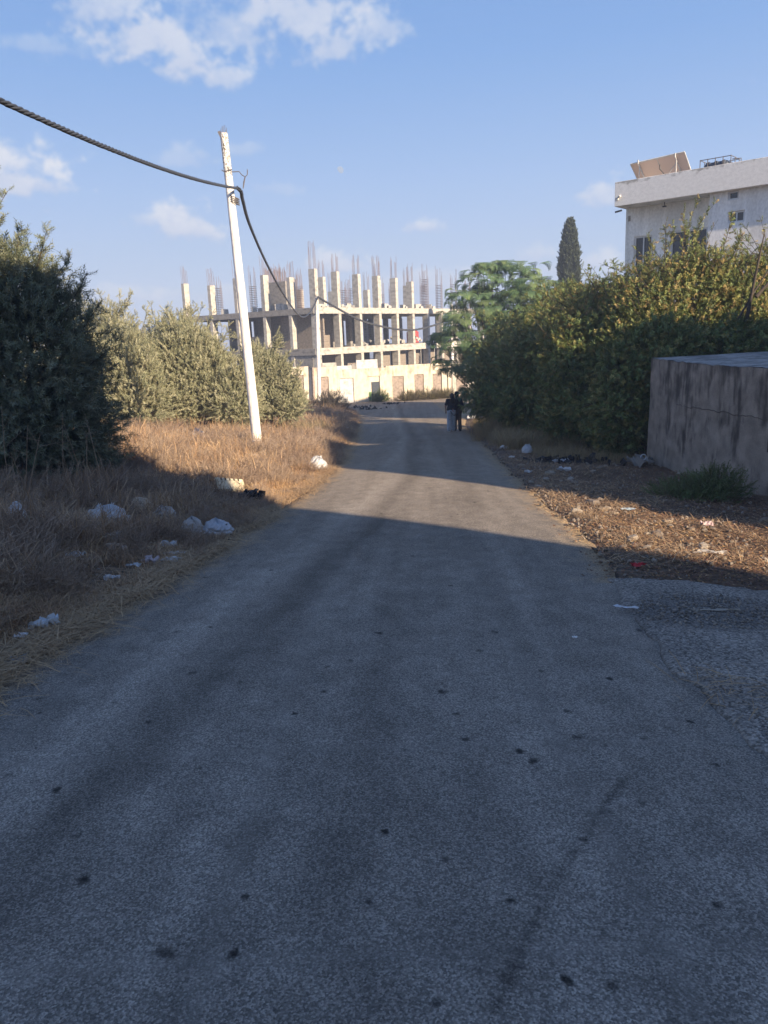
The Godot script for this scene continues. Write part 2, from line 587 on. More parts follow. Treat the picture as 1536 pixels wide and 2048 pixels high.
func make_road() -> void:
	var zs: Array[float] = []
	var z := 12.0
	while z > -62.3:
		zs.append(z)
		z -= 0.5 if z > 1.0 else (0.10 if z > -14.0 else (0.2 if z > -30.0 else 0.4))
	var n := 29
	var p := PackedVector3Array()
	var c := PackedColorArray()
	var uv := PackedVector2Array()
	var uv2 := PackedVector2Array()
	for zz in zs:
		var lx := left_x(zz)
		var rx := right_x(zz)
		for j in n:
			var t := clampf(float(j - 1) / (n - 3), 0.0, 1.0)
			var x := lerpf(lx, rx, t)
			var y := road_y(zz) + 0.03 * sin(t * PI) - 0.008
			if j == 0 or j == n - 1:
				y -= 0.12
				x += -0.02 if j == 0 else 0.02
			else:
				y += noise.get_noise_2d(x * 18.0, zz * 18.0) * 0.007
			p.append(Vector3(x, y, zz))
			c.append(Color(1, 1, 1))
			uv.append(Vector2(x, zz) / 1.3)
			uv2.append(Vector2((x + 3.2) / 7.2, road_v(-zz)))
	var b := MB.new()
	b.grid(p, c, uv, zs.size(), n, Vector3.UP)
	b.uv2 = uv2
	var m := StandardMaterial3D.new()
	m.albedo_color = lin(0.80, 0.71, 0.60)
	m.roughness = 0.88
	m.metallic_specular = 0.35
	m.albedo_texture = ramp_tex(0.20, 2, [[0.0, gray(0.50)], [0.3, gray(0.64)], [0.6, gray(0.78)], [0.8, gray(0.93)], [1.0, gray(1.0)]], 1024, FastNoiseLite.TYPE_CELLULAR, 21)
	m.normal_enabled = true
	m.normal_texture = ramp_tex(0.20, 2, [], 1024, FastNoiseLite.TYPE_CELLULAR, 21, 6.0)
	m.normal_scale = 0.9
	m.detail_enabled = true
	m.detail_uv_layer = BaseMaterial3D.DETAIL_UV_2
	m.detail_blend_mode = BaseMaterial3D.BLEND_MODE_MUL
	m.detail_albedo = road_wear()
	structure("road", b.mesh(m))

	# the broken strip of old asphalt that joins from the right
	var q := PackedVector3Array()
	var qc := PackedColorArray()
	var qu := PackedVector2Array()
	var rows := 70
	var colsn := 60
	for i in rows:
		var zz := lerpf(1.0, -6.6, float(i) / (rows - 1))
		for j in colsn:
			var t := float(j) / (colsn - 1)
			var x := right_x(zz) - 0.1 + t * t * 7.0
			var far_edge := -6.05 + (x - 2.1) * 0.36 + noise.get_noise_1d(x * 50.0) * 0.25 + fine.get_noise_1d(x * 180.0) * 0.08
			var e := zz - far_edge
			var y := land(x, zz) + 0.017 - 0.025 * clampf(1.0 - t * 12.0, 0.0, 1.0)
			var hole := Vector2(x - 2.25, (zz + 5.1) * 1.3).length() + noise.get_noise_2d(x * 70.0, zz * 70.0) * 0.15
			y -= 0.010 * smoothstep(0.62, 0.5, hole)
			if e < 0.0:
				y -= minf(-e * 0.5, 0.2)
			var g := 0.5 + noise.get_noise_2d(x * 60.0, zz * 60.0) * 0.9
			var col := Color(0.66, 0.585, 0.49).lerp(Color(0.46, 0.405, 0.34), clampf(g, 0, 1))
			col = col.lerp(Color(0.30, 0.26, 0.22), smoothstep(0.75, 0.40, hole) * 0.7)
			col = col.lerp(Color(0.13, 0.115, 0.10), clampf(1.0 - t * 16.0, 0.0, 1.0) * clampf(g, 0.2, 1.0))
			q.append(Vector3(x, y, zz))
			qc.append(col)
			qu.append(Vector2(x, zz))
	var d := MB.new()
	d.grid(q, qc, qu, rows, colsn, Vector3.UP)
	var tex := ramp_tex(0.13, 2, [[0.0, gray(0.35)], [0.5, gray(0.72)], [1.0, gray(1.0)]], 512, FastNoiseLite.TYPE_CELLULAR, 31)
	var nr := ramp_tex(0.13, 2, [], 512, FastNoiseLite.TYPE_CELLULAR, 31, 8.0)
	structure("driveway", d.mesh(matte(Color(1, 1, 1), 0.92, tex, 0.8, nr, 1.0)))

# wear of the asphalt: dusty edges, a paler wheel track, patches, drips of oil and a long crack
func road_wear() -> ImageTexture:
	var w := 768
	var h := 1792
	var im := Image.create(w, h, false, Image.FORMAT_RGB8)
	var big := FastNoiseLite.new()
	big.seed = 17
	big.frequency = 0.5
	big.fractal_octaves = 4
	big.fractal_type = FastNoiseLite.FRACTAL_FBM
	for y in h:
		var d := 3.0 * (exp((y + 0.5) / h * log(1.0 + 84.0 / 3.0)) - 1.0) - 2.0
		var lx := left_x(-d)
		var rx := right_x(-d)
		var track := lut([-2.0, 4.0, 6.0, 9.0, 14.0, 30.0, 80.0], [-2.1, -1.55, -1.2, -0.65, 0.1, 0.9, 1.0], d)
		for x in w:
			var xx := (x + 0.5) / w * 7.2 - 3.2
			var g := big.get_noise_2d(xx, d * 0.6)
			var g2 := big.get_noise_2d(xx * 7.0 + 20.0, d * 5.0)
			var k := 0.80 + g * 0.06 + g2 * 0.10 + big.get_noise_2d(xx * 5.0 - d * 0.25, d * 0.22 + 90.0) * 0.09
			k += 0.10 * exp(-pow((xx - track + g2 * 0.08) / 0.20, 2.0))
			k -= 0.14 * exp(-pow((xx - track - 0.45 + g * 0.15) / 0.17, 2.0))
			k -= 0.05 * exp(-pow((xx - track - 1.5) / 0.35, 2.0))
			var dust_and_tan := clampf(1.0 - minf(xx - lx, rx - xx + (0.6 if d < 6.0 else 0.0)) / (0.4 + g2 * 0.4), 0.0, 1.0)
			dust_and_tan = dust_and_tan * dust_and_tan * 0.9 + clampf(d / 60.0, 0.0, 0.3)  # tan also grows with distance along the road
			var col := Color(k, k, k).lerp(Color(1.0, 0.90, 0.74), clampf(dust_and_tan, 0.0, 0.8))
			im.set_pixel(x, y, Color(clampf(col.r, 0, 1), clampf(col.g, 0, 1), clampf(col.b, 0, 1)))
	var r := RandomNumberGenerator.new()
	r.seed = 5
	var spots := [[-0.05, -2.47, 0.018], [-0.1, -2.08, 0.016], [0.16, -2.29, 0.016], [-0.49, -1.88, 0.023], [0.44, -1.73, 0.019], [-0.5, -2.13, 0.016], [0.16, -2.94, 0.017], [0.2, -2.9, 0.013], [0.16, -2.72, 0.014], [-1.2, -2.53, 0.022], [-1.5, -3.83, 0.021], [0.75, -2.69, 0.016], [0.94, -2.61, 0.018], [0.94, -3.11, 0.015], [1.41, -3.33, 0.021], [0.6, -2.98, 0.028], [0.33, -3.2, 0.023], [1.35, -2.91, 0.021], [-1.07, -2.26, 0.023], [-1.69, -3.04, 0.02], [0.31, -3.49, 0.021], [0.08, -1.67, 0.015], [0.65, -2.38, 0.019], [-0.21, -2.62, 0.014], [-0.08, -2.58, 0.012], [-0.85, -3.02, 0.016], [0.85, -4.04, 0.022], [-0.24, -4.31, 0.02]]
	for i in 90:
		spots.append([r.randf_range(-2.4, 1.8), -1.2 - pow(r.randf(), 1.8) * 12.0, r.randf_range(0.008, 0.032)])
	for s in spots:
		var cy := road_v(-s[1]) * h
		var cx: float = (s[0] + 3.2) / 7.2 * w
		var rx: float = s[2] / 7.2 * w
		var ry: float = absf(road_v(-s[1] + s[2]) - road_v(-s[1])) * h
		var dark := r.randf_range(0.35, 0.85)
		for y in range(maxi(0, int(cy - ry * 2.0)), mini(h, int(cy + ry * 2.0) + 2)):
			for x in range(maxi(0, int(cx - rx * 2.0)), mini(w, int(cx + rx * 2.0) + 2)):
				var q := Vector2((x - cx) / rx, (y - cy) / ry)
				var e := q.length() + fine.get_noise_2d(x * 14.0, y * 14.0) * 0.8
				if e < 1.1:
					im.set_pixel(x, y, im.get_pixel(x, y) * lerpf(dark, 1.0, smoothstep(0.4, 1.1, e)))
	var crack := [[0.23, -1.63], [0.31, -1.8], [0.43, -2.04], [0.65, -2.38], [0.82, -2.65], [0.94, -2.82]]
	for i in 900:
		var t := i / 900.0 * 4.999
		var a: Array = crack[int(t)]
		var b: Array = crack[int(t) + 1]
		var xx := lerpf(a[0], b[0], fposmod(t, 1.0)) + fine.get_noise_1d(i * 3.0) * 0.03
		var zz := lerpf(a[1], b[1], fposmod(t, 1.0))
		var px := int((xx + 3.2) / 7.2 * w)
		var py := int(road_v(-zz) * h)
		for ox in range(-2, 3):
			if px + ox >= 0 and px + ox < w and py < h:
				im.set_pixel(px + ox, py, im.get_pixel(px + ox, py) * clampf(0.982 + 0.006 * absf(ox) + fine.get_noise_1d(i * 9.0 + 300.0) * 0.05, 0.93, 1.0))
	return ImageTexture.create_from_image(im)

# ------------------------------------------------------------------ the concrete frame building
const FB_O := Vector3(-5.3, 0.0, -70.0)
const FB_U := Vector3(0.6063, 0.0, -0.7952)   # along the sunlit front, away to the right
const FB_V := Vector3(-0.7952, 0.0, -0.6063)  # along the left side, away to the left

func fb(u: float, y: float, v: float) -> Vector3:
	return FB_O + FB_U * u + FB_V * v + Vector3(0, y, 0)

func fb_basis() -> Basis:
	return Basis(FB_U, Vector3.UP, FB_U.cross(Vector3.UP))

func fb_box(u0: float, u1: float, y0: float, y1: float, v0: float, v1: float, m: Material, jit := 0.0) -> ArrayMesh:
	var b := MB.new()
	b.box(Transform3D(fb_basis(), fb((u0 + u1) / 2, (y0 + y1) / 2, (v0 + v1) / 2) - FB_O), Vector3(u1 - u0, y1 - y0, v1 - v0), jit, rng)
	return b.mesh(m)

func rebar(o: Node3D, cu: float, y0: float, cv: float, w: float, d: float, h: float, cage: float, y_base: float) -> void:
	var b := MB.new()
	var spots := []
	for i in 4:
		for s in [-1.0, 1.0]:
			spots.append([lerpf(-w, w, i / 3.0), s * d])
	for s in spots:
		var lean := Vector3(rng.randf_range(-1, 1), 0, rng.randf_range(-1, 1)) * 0.05
		var a := fb(cu + s[0], y_base, cv + s[1]) - FB_O
		var top := fb(cu + s[0], y0 + h * rng.randf_range(0.72, 1.05), cv + s[1]) - FB_O + lean
		b.bar(a, top, 0.0135, 4)
	if cage > 0.0:
		var y := y_base + 0.12
		while y < y_base + cage:
			for k in [[-1, -1, 1, -1], [1, -1, 1, 1], [1, 1, -1, 1], [-1, 1, -1, -1]]:
				b.bar(fb(cu + k[0] * w * 1.1, y, cv + k[1] * d * 1.2) - FB_O, fb(cu + k[2] * w * 1.1, y, cv + k[3] * d * 1.2) - FB_O, 0.016, 4)
			y += 0.17
	part("rebar", b.mesh(M.rust), o)

func make_frame_building() -> void:
	var t := thing("unfinished_building", "unfinished pale concrete building frame with bare columns and rebar above its roof slab", "building", FB_O)
	var us := [0.28, 3.3, 6.35, 9.4, 12.3, 15.1, 17.9, 20.6, 23.6, 26.6, 29.6]
	var vs := [0.28, 3.1, 6.4, 10.1, 13.8, 17.7]
	# slabs: edge beams drop below the plate
	for lev in [[4.42, 0.48], [0.88, 0.55]]:
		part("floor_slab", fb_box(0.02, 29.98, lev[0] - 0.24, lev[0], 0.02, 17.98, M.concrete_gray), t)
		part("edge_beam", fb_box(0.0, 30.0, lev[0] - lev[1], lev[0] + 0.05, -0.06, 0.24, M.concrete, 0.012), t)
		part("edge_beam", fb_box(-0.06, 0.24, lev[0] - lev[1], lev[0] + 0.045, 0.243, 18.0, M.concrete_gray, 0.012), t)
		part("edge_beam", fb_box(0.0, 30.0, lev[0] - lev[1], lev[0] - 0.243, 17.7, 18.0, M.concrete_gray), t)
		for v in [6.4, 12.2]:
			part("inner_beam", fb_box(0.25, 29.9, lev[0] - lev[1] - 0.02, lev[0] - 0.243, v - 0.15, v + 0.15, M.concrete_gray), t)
	part("ground_slab", fb_box(-0.1, 30.1, -3.9, -3.1, -0.1, 18.1, M.concrete_gray), t)
	# columns below the roof slab
	for lev in [[-3.1, 0.33], [0.885, 3.94]]:
		for i in us.size():
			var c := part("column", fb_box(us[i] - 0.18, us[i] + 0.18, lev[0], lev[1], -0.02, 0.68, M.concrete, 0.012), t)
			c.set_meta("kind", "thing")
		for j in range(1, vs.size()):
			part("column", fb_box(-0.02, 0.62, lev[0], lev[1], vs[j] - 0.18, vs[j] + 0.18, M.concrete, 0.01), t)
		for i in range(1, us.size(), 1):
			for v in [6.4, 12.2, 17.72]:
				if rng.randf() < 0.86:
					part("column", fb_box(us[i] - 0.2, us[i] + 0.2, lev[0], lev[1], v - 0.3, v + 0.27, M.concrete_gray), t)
	# dark block walls inside and at the back
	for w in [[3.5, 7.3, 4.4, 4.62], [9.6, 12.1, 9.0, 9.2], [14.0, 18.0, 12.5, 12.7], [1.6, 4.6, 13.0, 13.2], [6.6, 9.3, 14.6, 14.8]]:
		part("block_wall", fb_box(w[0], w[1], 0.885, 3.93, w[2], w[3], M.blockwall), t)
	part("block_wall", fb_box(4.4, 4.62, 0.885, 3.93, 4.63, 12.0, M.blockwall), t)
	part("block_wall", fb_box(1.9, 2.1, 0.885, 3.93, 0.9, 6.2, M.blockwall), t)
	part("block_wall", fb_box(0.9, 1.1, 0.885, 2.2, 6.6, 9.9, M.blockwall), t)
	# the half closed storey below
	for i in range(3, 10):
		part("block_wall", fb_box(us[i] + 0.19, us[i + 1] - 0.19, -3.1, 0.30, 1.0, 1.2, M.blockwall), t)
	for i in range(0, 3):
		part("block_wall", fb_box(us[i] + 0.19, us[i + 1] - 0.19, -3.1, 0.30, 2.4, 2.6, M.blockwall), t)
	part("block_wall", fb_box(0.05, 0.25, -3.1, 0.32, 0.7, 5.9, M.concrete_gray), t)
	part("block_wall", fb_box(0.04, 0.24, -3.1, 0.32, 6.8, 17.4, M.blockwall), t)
	# columns of the storey to come
	var h := [3.25, 3.15, 3.05, 3.0, 2.9, 2.65, -3.1, -2.6, -2.8, -2.9, -2.7]
	for i in us.size():
		if h[i] > 0.0:
			var c := part("column", fb_box(us[i] - 0.2, us[i] + 0.2, 4.475, 4.475 + h[i], 0.0, 0.7, M.concrete, 0.012), t)
			rebar(c, us[i], 4.475 + h[i], 0.35, 0.15, 0.28, rng.randf_range(1.5, 2.4), 0.0, 4.4 + h[i])
		else:
			rebar(t, us[i], 4.47, 0.35, 0.16, 0.3, rng.randf_range(3.6, 4.6), -h[i], 4.42)
	var hv := [0.0, 2.75, 3.2, 3.2, 2.8, 3.25]
	for j in range(1, vs.size()):
		var c := part("column", fb_box(0.0, 0.66, 4.47, 4.47 + hv[j], vs[j] - 0.2, vs[j] + 0.2, M.concrete, 0.012), t)
		rebar(c, 0.33, 4.47 + hv[j], vs[j], 0.27, 0.15, rng.randf_range(1.4, 2.0), 0.0, 4.4 + hv[j])
	for i in range(1, 10):
		for v in [4.6, 9.6, 14.5]:
			var k := (i * 7 + int(v) * 3) % 5
			if k == 0:
				continue
			var u: float = us[i] + rng.randf_range(-0.3, 0.3) - (1.2 if v > 5.0 else 0.0)
			if k < 3:
				var hh := rng.randf_range(2.6, 3.2)
				var c := part("column", fb_box(u - 0.2, u + 0.2, 4.425, 4.425 + hh, v - 0.35, v + 0.35, M.concrete, 0.012), t)
				rebar(c, u, 4.425 + hh, v, 0.15, 0.28, rng.randf_range(1.3, 2.1), 0.0, 4.4 + hh)
			else:
				rebar(t, u, 4.42, v, 0.16, 0.3, rng.randf_range(3.4, 4.4), rng.randf_range(2.0, 3.0), 4.42)
	# lift shaft of board-marked concrete
	part("lift_shaft", fb_box(1.6, 4.4, 4.425, 7.1, 7.4, 7.65, M.concrete, 0.01), t)
	var sh := part("lift_shaft", fb_box(1.6, 1.85, 4.425, 7.1, 5.0, 7.39, M.concrete_gray, 0.01), t)
	for i in 9:
		rebar(sh, 1.7 + i * 0.32, 7.1, 7.52, 0.1, 0.06, 1.5, 0.0, 7.0)

	# loose blocks and rubble left on the slabs
	var k := 0
	for s in [[1.2, 4.47, 0.6, "nearest the corner column"], [2.1, 4.47, 0.9, "midway past the corner column"], [4.4, 4.47, 0.7, "just right of the second front column"], [5.2, 4.47, 0.5, "just left of the third front column"], [10.9, 4.47, 0.5, "between the fourth and fifth front columns"], [13.8, 4.47, 0.4, "between the fifth and sixth front columns"], [16.6, 4.47, 0.5, "before the first bare rebar cage"], [18.9, 4.47, 0.6, "between the two bare rebar cages"]]:
		var b := MB.new()
		var sz := rng.randf_range(0.35, 0.6)
		b.box(Transform3D(Basis(Vector3.UP, rng.randf() * 3.0), Vector3(0, sz * 0.42, 0)), Vector3(sz, sz * 0.84, sz * 0.8), 0.05, rng)
		b.box(Transform3D(Basis(Vector3.UP, rng.randf() * 3.0), Vector3(sz * 0.75, sz * 0.25, 0.1)), Vector3(sz * 0.6, sz * 0.5, sz * 0.5), 0.04, rng)
		lone("block_pile", b.mesh(M.block), "pale blocks on the roof slab's front edge, %s" % s[3], "blocks", fb(s[0], s[1] - 0.05, s[2]), "block piles along the front edge of the roof slab")
	for s in [[0.6, 12.4, "farthest left"], [0.6, 8.3, "left of the pole"], [0.7, 7.6, "behind the pole"], [0.6, 5.0, "right of the pole"], [0.5, 4.2, "nearest the corner column"]]:
		var b := MB.new()
		var sz := rng.randf_range(0.4, 0.62)
		b.box(Transform3D(Basis(Vector3.UP, rng.randf() * 3.0), Vector3(0, sz * 0.5, 0)), Vector3(sz, sz, sz * 0.8), 0.03, rng)
		lone("building_block", b.mesh(M.block), "pale block on the roof slab's shaded left edge, %s" % s[2], "block", fb(s[0], 4.42, s[1]), "building blocks on the shaded left edge of the roof slab")
	for s in [[7.6, "third"], [11.0, "fourth"], [13.7, "fifth"], [16.5, "sixth"], [19.2, "seventh"]]:
		var b := MB.new()
		for i in 9:
			var sz := rng.randf_range(0.2, 0.45)
			b.box(Transform3D(Basis.from_euler(Vector3(rng.randf() * 0.5, rng.randf() * 3.0, rng.randf() * 0.5)), Vector3(rng.randfn() * 0.35, sz * 0.4 + 0.3 * (i % 3) * rng.randf(), rng.randfn() * 0.25)), Vector3(sz, sz * 0.7, sz * 0.8), 0.04, rng)
		lone("rubble_heap", b.mesh(M.block), "heap of broken pale blocks on the open middle floor, in the %s bay" % s[1], "rubble", fb(s[0], 0.89, 0.95), "rubble heaps on the open middle floor")

# ------------------------------------------------------------------ the wall at the road's end
func make_garden_wall() -> void:
	var o := Vector3(-3.3, 0, -61.0)
	var ax := Vector3(9.6, 0, -3.5).normalized()
	var bs := Basis(ax, Vector3.UP, ax.cross(Vector3.UP))
	var t := thing("boundary_wall", "long stained cream plaster wall with walled-up doorways at the road's end", "wall", o)
	var sand := matte(Color(1, 1, 1), 0.95)
	sand.albedo_texture = streak_image(1024, 192, Color(0.83, 0.785, 0.705), Color(0.54, 0.45, 0.37), 0.6, 0.5, 41, 0.10)
	var patch := matte(lin(0.44, 0.36, 0.30), 0.95, M.mott, 1.6, M.grit, 0.5)
	var piece := func(called: String, s0: float, s1: float, y0: float, y1: float, front: float, thick: float, m: Material) -> void:
		var b := MB.new()
		var c := (s0 + s1) / 2.0
		b.box(Transform3D(bs, ax * c + bs.z * (front - thick / 2.0) + Vector3(0, (y0 + y1) / 2.0, 0)), Vector3(s1 - s0, y1 - y0, thick), 0.008, rng)
		for i in b.v.size():
			b.uv.append(Vector2((b.v[i].dot(ax) + 4.2) / 14.5, 1.0 - (b.v[i].y + 3.6) / 3.4))
		part(called, b.mesh(m), t)
	# bs.z points towards the road; front is the distance towards the road
	var doors := [[-4.0, -2.63, -0.92], [-1.46, -0.64, -1.15], [0.28, 1.40, -1.36], [2.62, 3.60, -1.32], [4.66, 5.66, -1.43], [6.58, 7.42, -1.38], [8.21, 9.05, -1.41]]
	var tops := [[-4.2, -2.04, -0.30], [-2.035, 0.06, -0.43], [0.065, 4.15, -0.70], [4.155, 9.55, -0.58]]
	for tp in tops:
		var x: float = tp[0]
		for d in doors:
			if d[1] <= tp[0] or d[0] >= tp[1]:
				continue
			if d[0] > x:
				piece.call("wall_body", x, d[0] - 0.002, -3.7, tp[2], 0.0, 0.3, sand)
			piece.call("lintel", d[0], d[1], d[2], tp[2], -0.003, 0.294, sand)
			x = d[1] + 0.002
		if x < tp[1]:
			piece.call("wall_body", x, tp[1], -3.7, tp[2], 0.0, 0.3, sand)
	for i in doors.size():
		var d: Array = doors[i]
		var m: Material = patch
		if i == 2:
			m = M.white_paint
		elif i == 3:
			m = sand
		piece.call("door_infill", d[0] + 0.003, d[1] - 0.003, -3.65, d[2] - 0.003, -0.09, 0.16, m)
	var dk := matte(lin(0.085, 0.10, 0.12), 0.7, M.mott, 0.8)
	piece.call("dark_door", 2.92, 3.55, -3.5, -1.78, -0.04, 0.045, dk)
	piece.call("green_board", 2.66, 2.87, -3.25, -2.55, -0.04, 0.04, matte(lin(0.16, 0.26, 0.10), 0.8))
	piece.call("pilaster", 9.56, 9.86, -3.7, -0.55, 0.12, 0.5, sand)
	piece.call("pilaster", -1.98, -1.80, -3.7, -0.40, 0.05, 0.10, patch)

	var low := thing("low_white_wall", "low whitewashed block wall in front of the concrete frame's lower storey", "wall", o)
	for s in [[-0.2, 1.0, -0.20, M.concrete], [1.02, 2.3, -0.50, M.white_paint], [2.32, 2.72, -0.42, M.concrete_gray], [2.74, 4.6, -0.10, M.white_paint]]:
		var b := MB.new()
		b.box(Transform3D(bs, ax * ((s[0] + s[1]) / 2.0) - bs.z * 3.2 + Vector3(0, (s[2] - 3.6) / 2.0, 0)), Vector3(s[1] - s[0], s[2] + 3.6, 0.2), 0.006, rng)
		part("wall_bay", b.mesh(s[3]), low)
	# the wall goes on beyond the pole, set back
	var f := thing("far_wall", "sunlit cream wall running on behind the tree right of the white pole", "wall", o)
	var b2 := MB.new()
	b2.box(Transform3D(bs, ax * 16.5 - bs.z * 1.2 + Vector3(0, -2.2, 0)), Vector3(12.0, 3.0, 0.25))
	part("wall_body", b2.mesh(M.concrete), f)
	for s in [10.9, 12.9, 15.0]:
		var b3 := MB.new()
		b3.box(Transform3D(bs, ax * (s + 0.5) - bs.z * 1.06 + Vector3(0, -2.6, 0)), Vector3(1.0, 1.9, 0.06))
		part("door_infill", b3.mesh(patch), f)

# ------------------------------------------------------------------ the white house on the right
const HO := Vector3(10.4, 0, -35.0)
const HP := Vector3(0.7512, 0, 0.6601)
const HN := Vector3(-0.6601, 0, 0.7512)

func hp(s: float, y: float, back: float) -> Vector3:
	return HP * s + Vector3(0, y, 0) - HN * back

func h_box(s0: float, s1: float, y0: float, y1: float, b0: float, b1: float, m: Material) -> ArrayMesh:
	var b := MB.new()
	b.bevel_box(Transform3D(Basis(HP, Vector3.UP, HN), hp((s0 + s1) / 2, (y0 + y1) / 2, (b0 + b1) / 2)), Vector3(s1 - s0, y1 - y0, b1 - b0), 0.012)
	for i in b.v.size():
		b.uv.append(Vector2(b.v[i].dot(HP) / 14.0, 1.0 - (b.v[i].y - y0) / (y1 - y0)))
	return b.mesh(m)

func house_window(t: Node3D, s0: float, s1: float, y0: float, y1: float, back: float, mullions: int) -> void:
	# a hole is left in the wall; the reveal is 12 cm deep
	var w := MB.new()
	var f := 0.07
	var z := back + 0.10
	var alu := matte(lin(0.62, 0.63, 0.64), 0.5)
	for q in [[s0, s1, y0, y0 + f], [s0, s1, y1 - f, y1], [s0, s0 + f, y0 + f + 0.002, y1 - f - 0.002], [s1 - f, s1, y0 + f + 0.002, y1 - f - 0.002]]:
		w.box(Transform3D(Basis(HP, Vector3.UP, HN), hp((q[0] + q[1]) / 2, (q[2] + q[3]) / 2, z)), Vector3(q[1] - q[0], q[3] - q[2], 0.06))
	for i in mullions:
		var s := lerpf(s0, s1, (i + 1.0) / (mullions + 1.0))
		w.box(Transform3D(Basis(HP, Vector3.UP, HN), hp(s, (y0 + y1) / 2, z)), Vector3(0.05, y1 - y0 - 2 * f - 0.004, 0.05))
	var win := part("window", w.mesh(alu), t)
	var g := MB.new()
	g.box(Transform3D(Basis(HP, Vector3.UP, HN), hp((s0 + s1) / 2, (y0 + y1) / 2, z + 0.02)), Vector3(s1 - s0 - 0.02, y1 - y0 - 0.02, 0.012))
	part("pane", g.mesh(M.glass), win)

# wall of a house between s0 and s1 with rectangular openings
func holed_wall(t: Node3D, s0: float, s1: float, y0: float, y1: float, b0: float, b1: float, holes: Array, m: Material) -> void:
	var b := MB.new()
	var xs := [s0, s1]
	for h in holes:
		xs.append_array([h[0], h[1]])
	xs.sort()
	for i in xs.size() - 1:
		if xs[i + 1] - xs[i] < 0.001:
			continue
		var mid: float = (xs[i] + xs[i + 1]) / 2
		var cuts := []
		for h in holes:
			if mid > h[0] and mid < h[1]:
				cuts.append([h[2], h[3]])
		cuts.sort_custom(func(p, q): return p[0] < q[0])
		var y: float = y0
		for c in cuts + [[y1, y1]]:
			if c[0] > y:
				b.box(Transform3D(Basis(HP, Vector3.UP, HN), hp(mid, (y + c[0]) / 2, (b0 + b1) / 2)), Vector3(xs[i + 1] - xs[i], c[0] - y, b1 - b0))
			y = c[1]
	for i in b.v.size():
		b.uv.append(Vector2(b.v[i].dot(HP) / 14.0, 1.0 - (b.v[i].y - y0) / (y1 - y0)))
	part("wall", b.mesh(m), t)

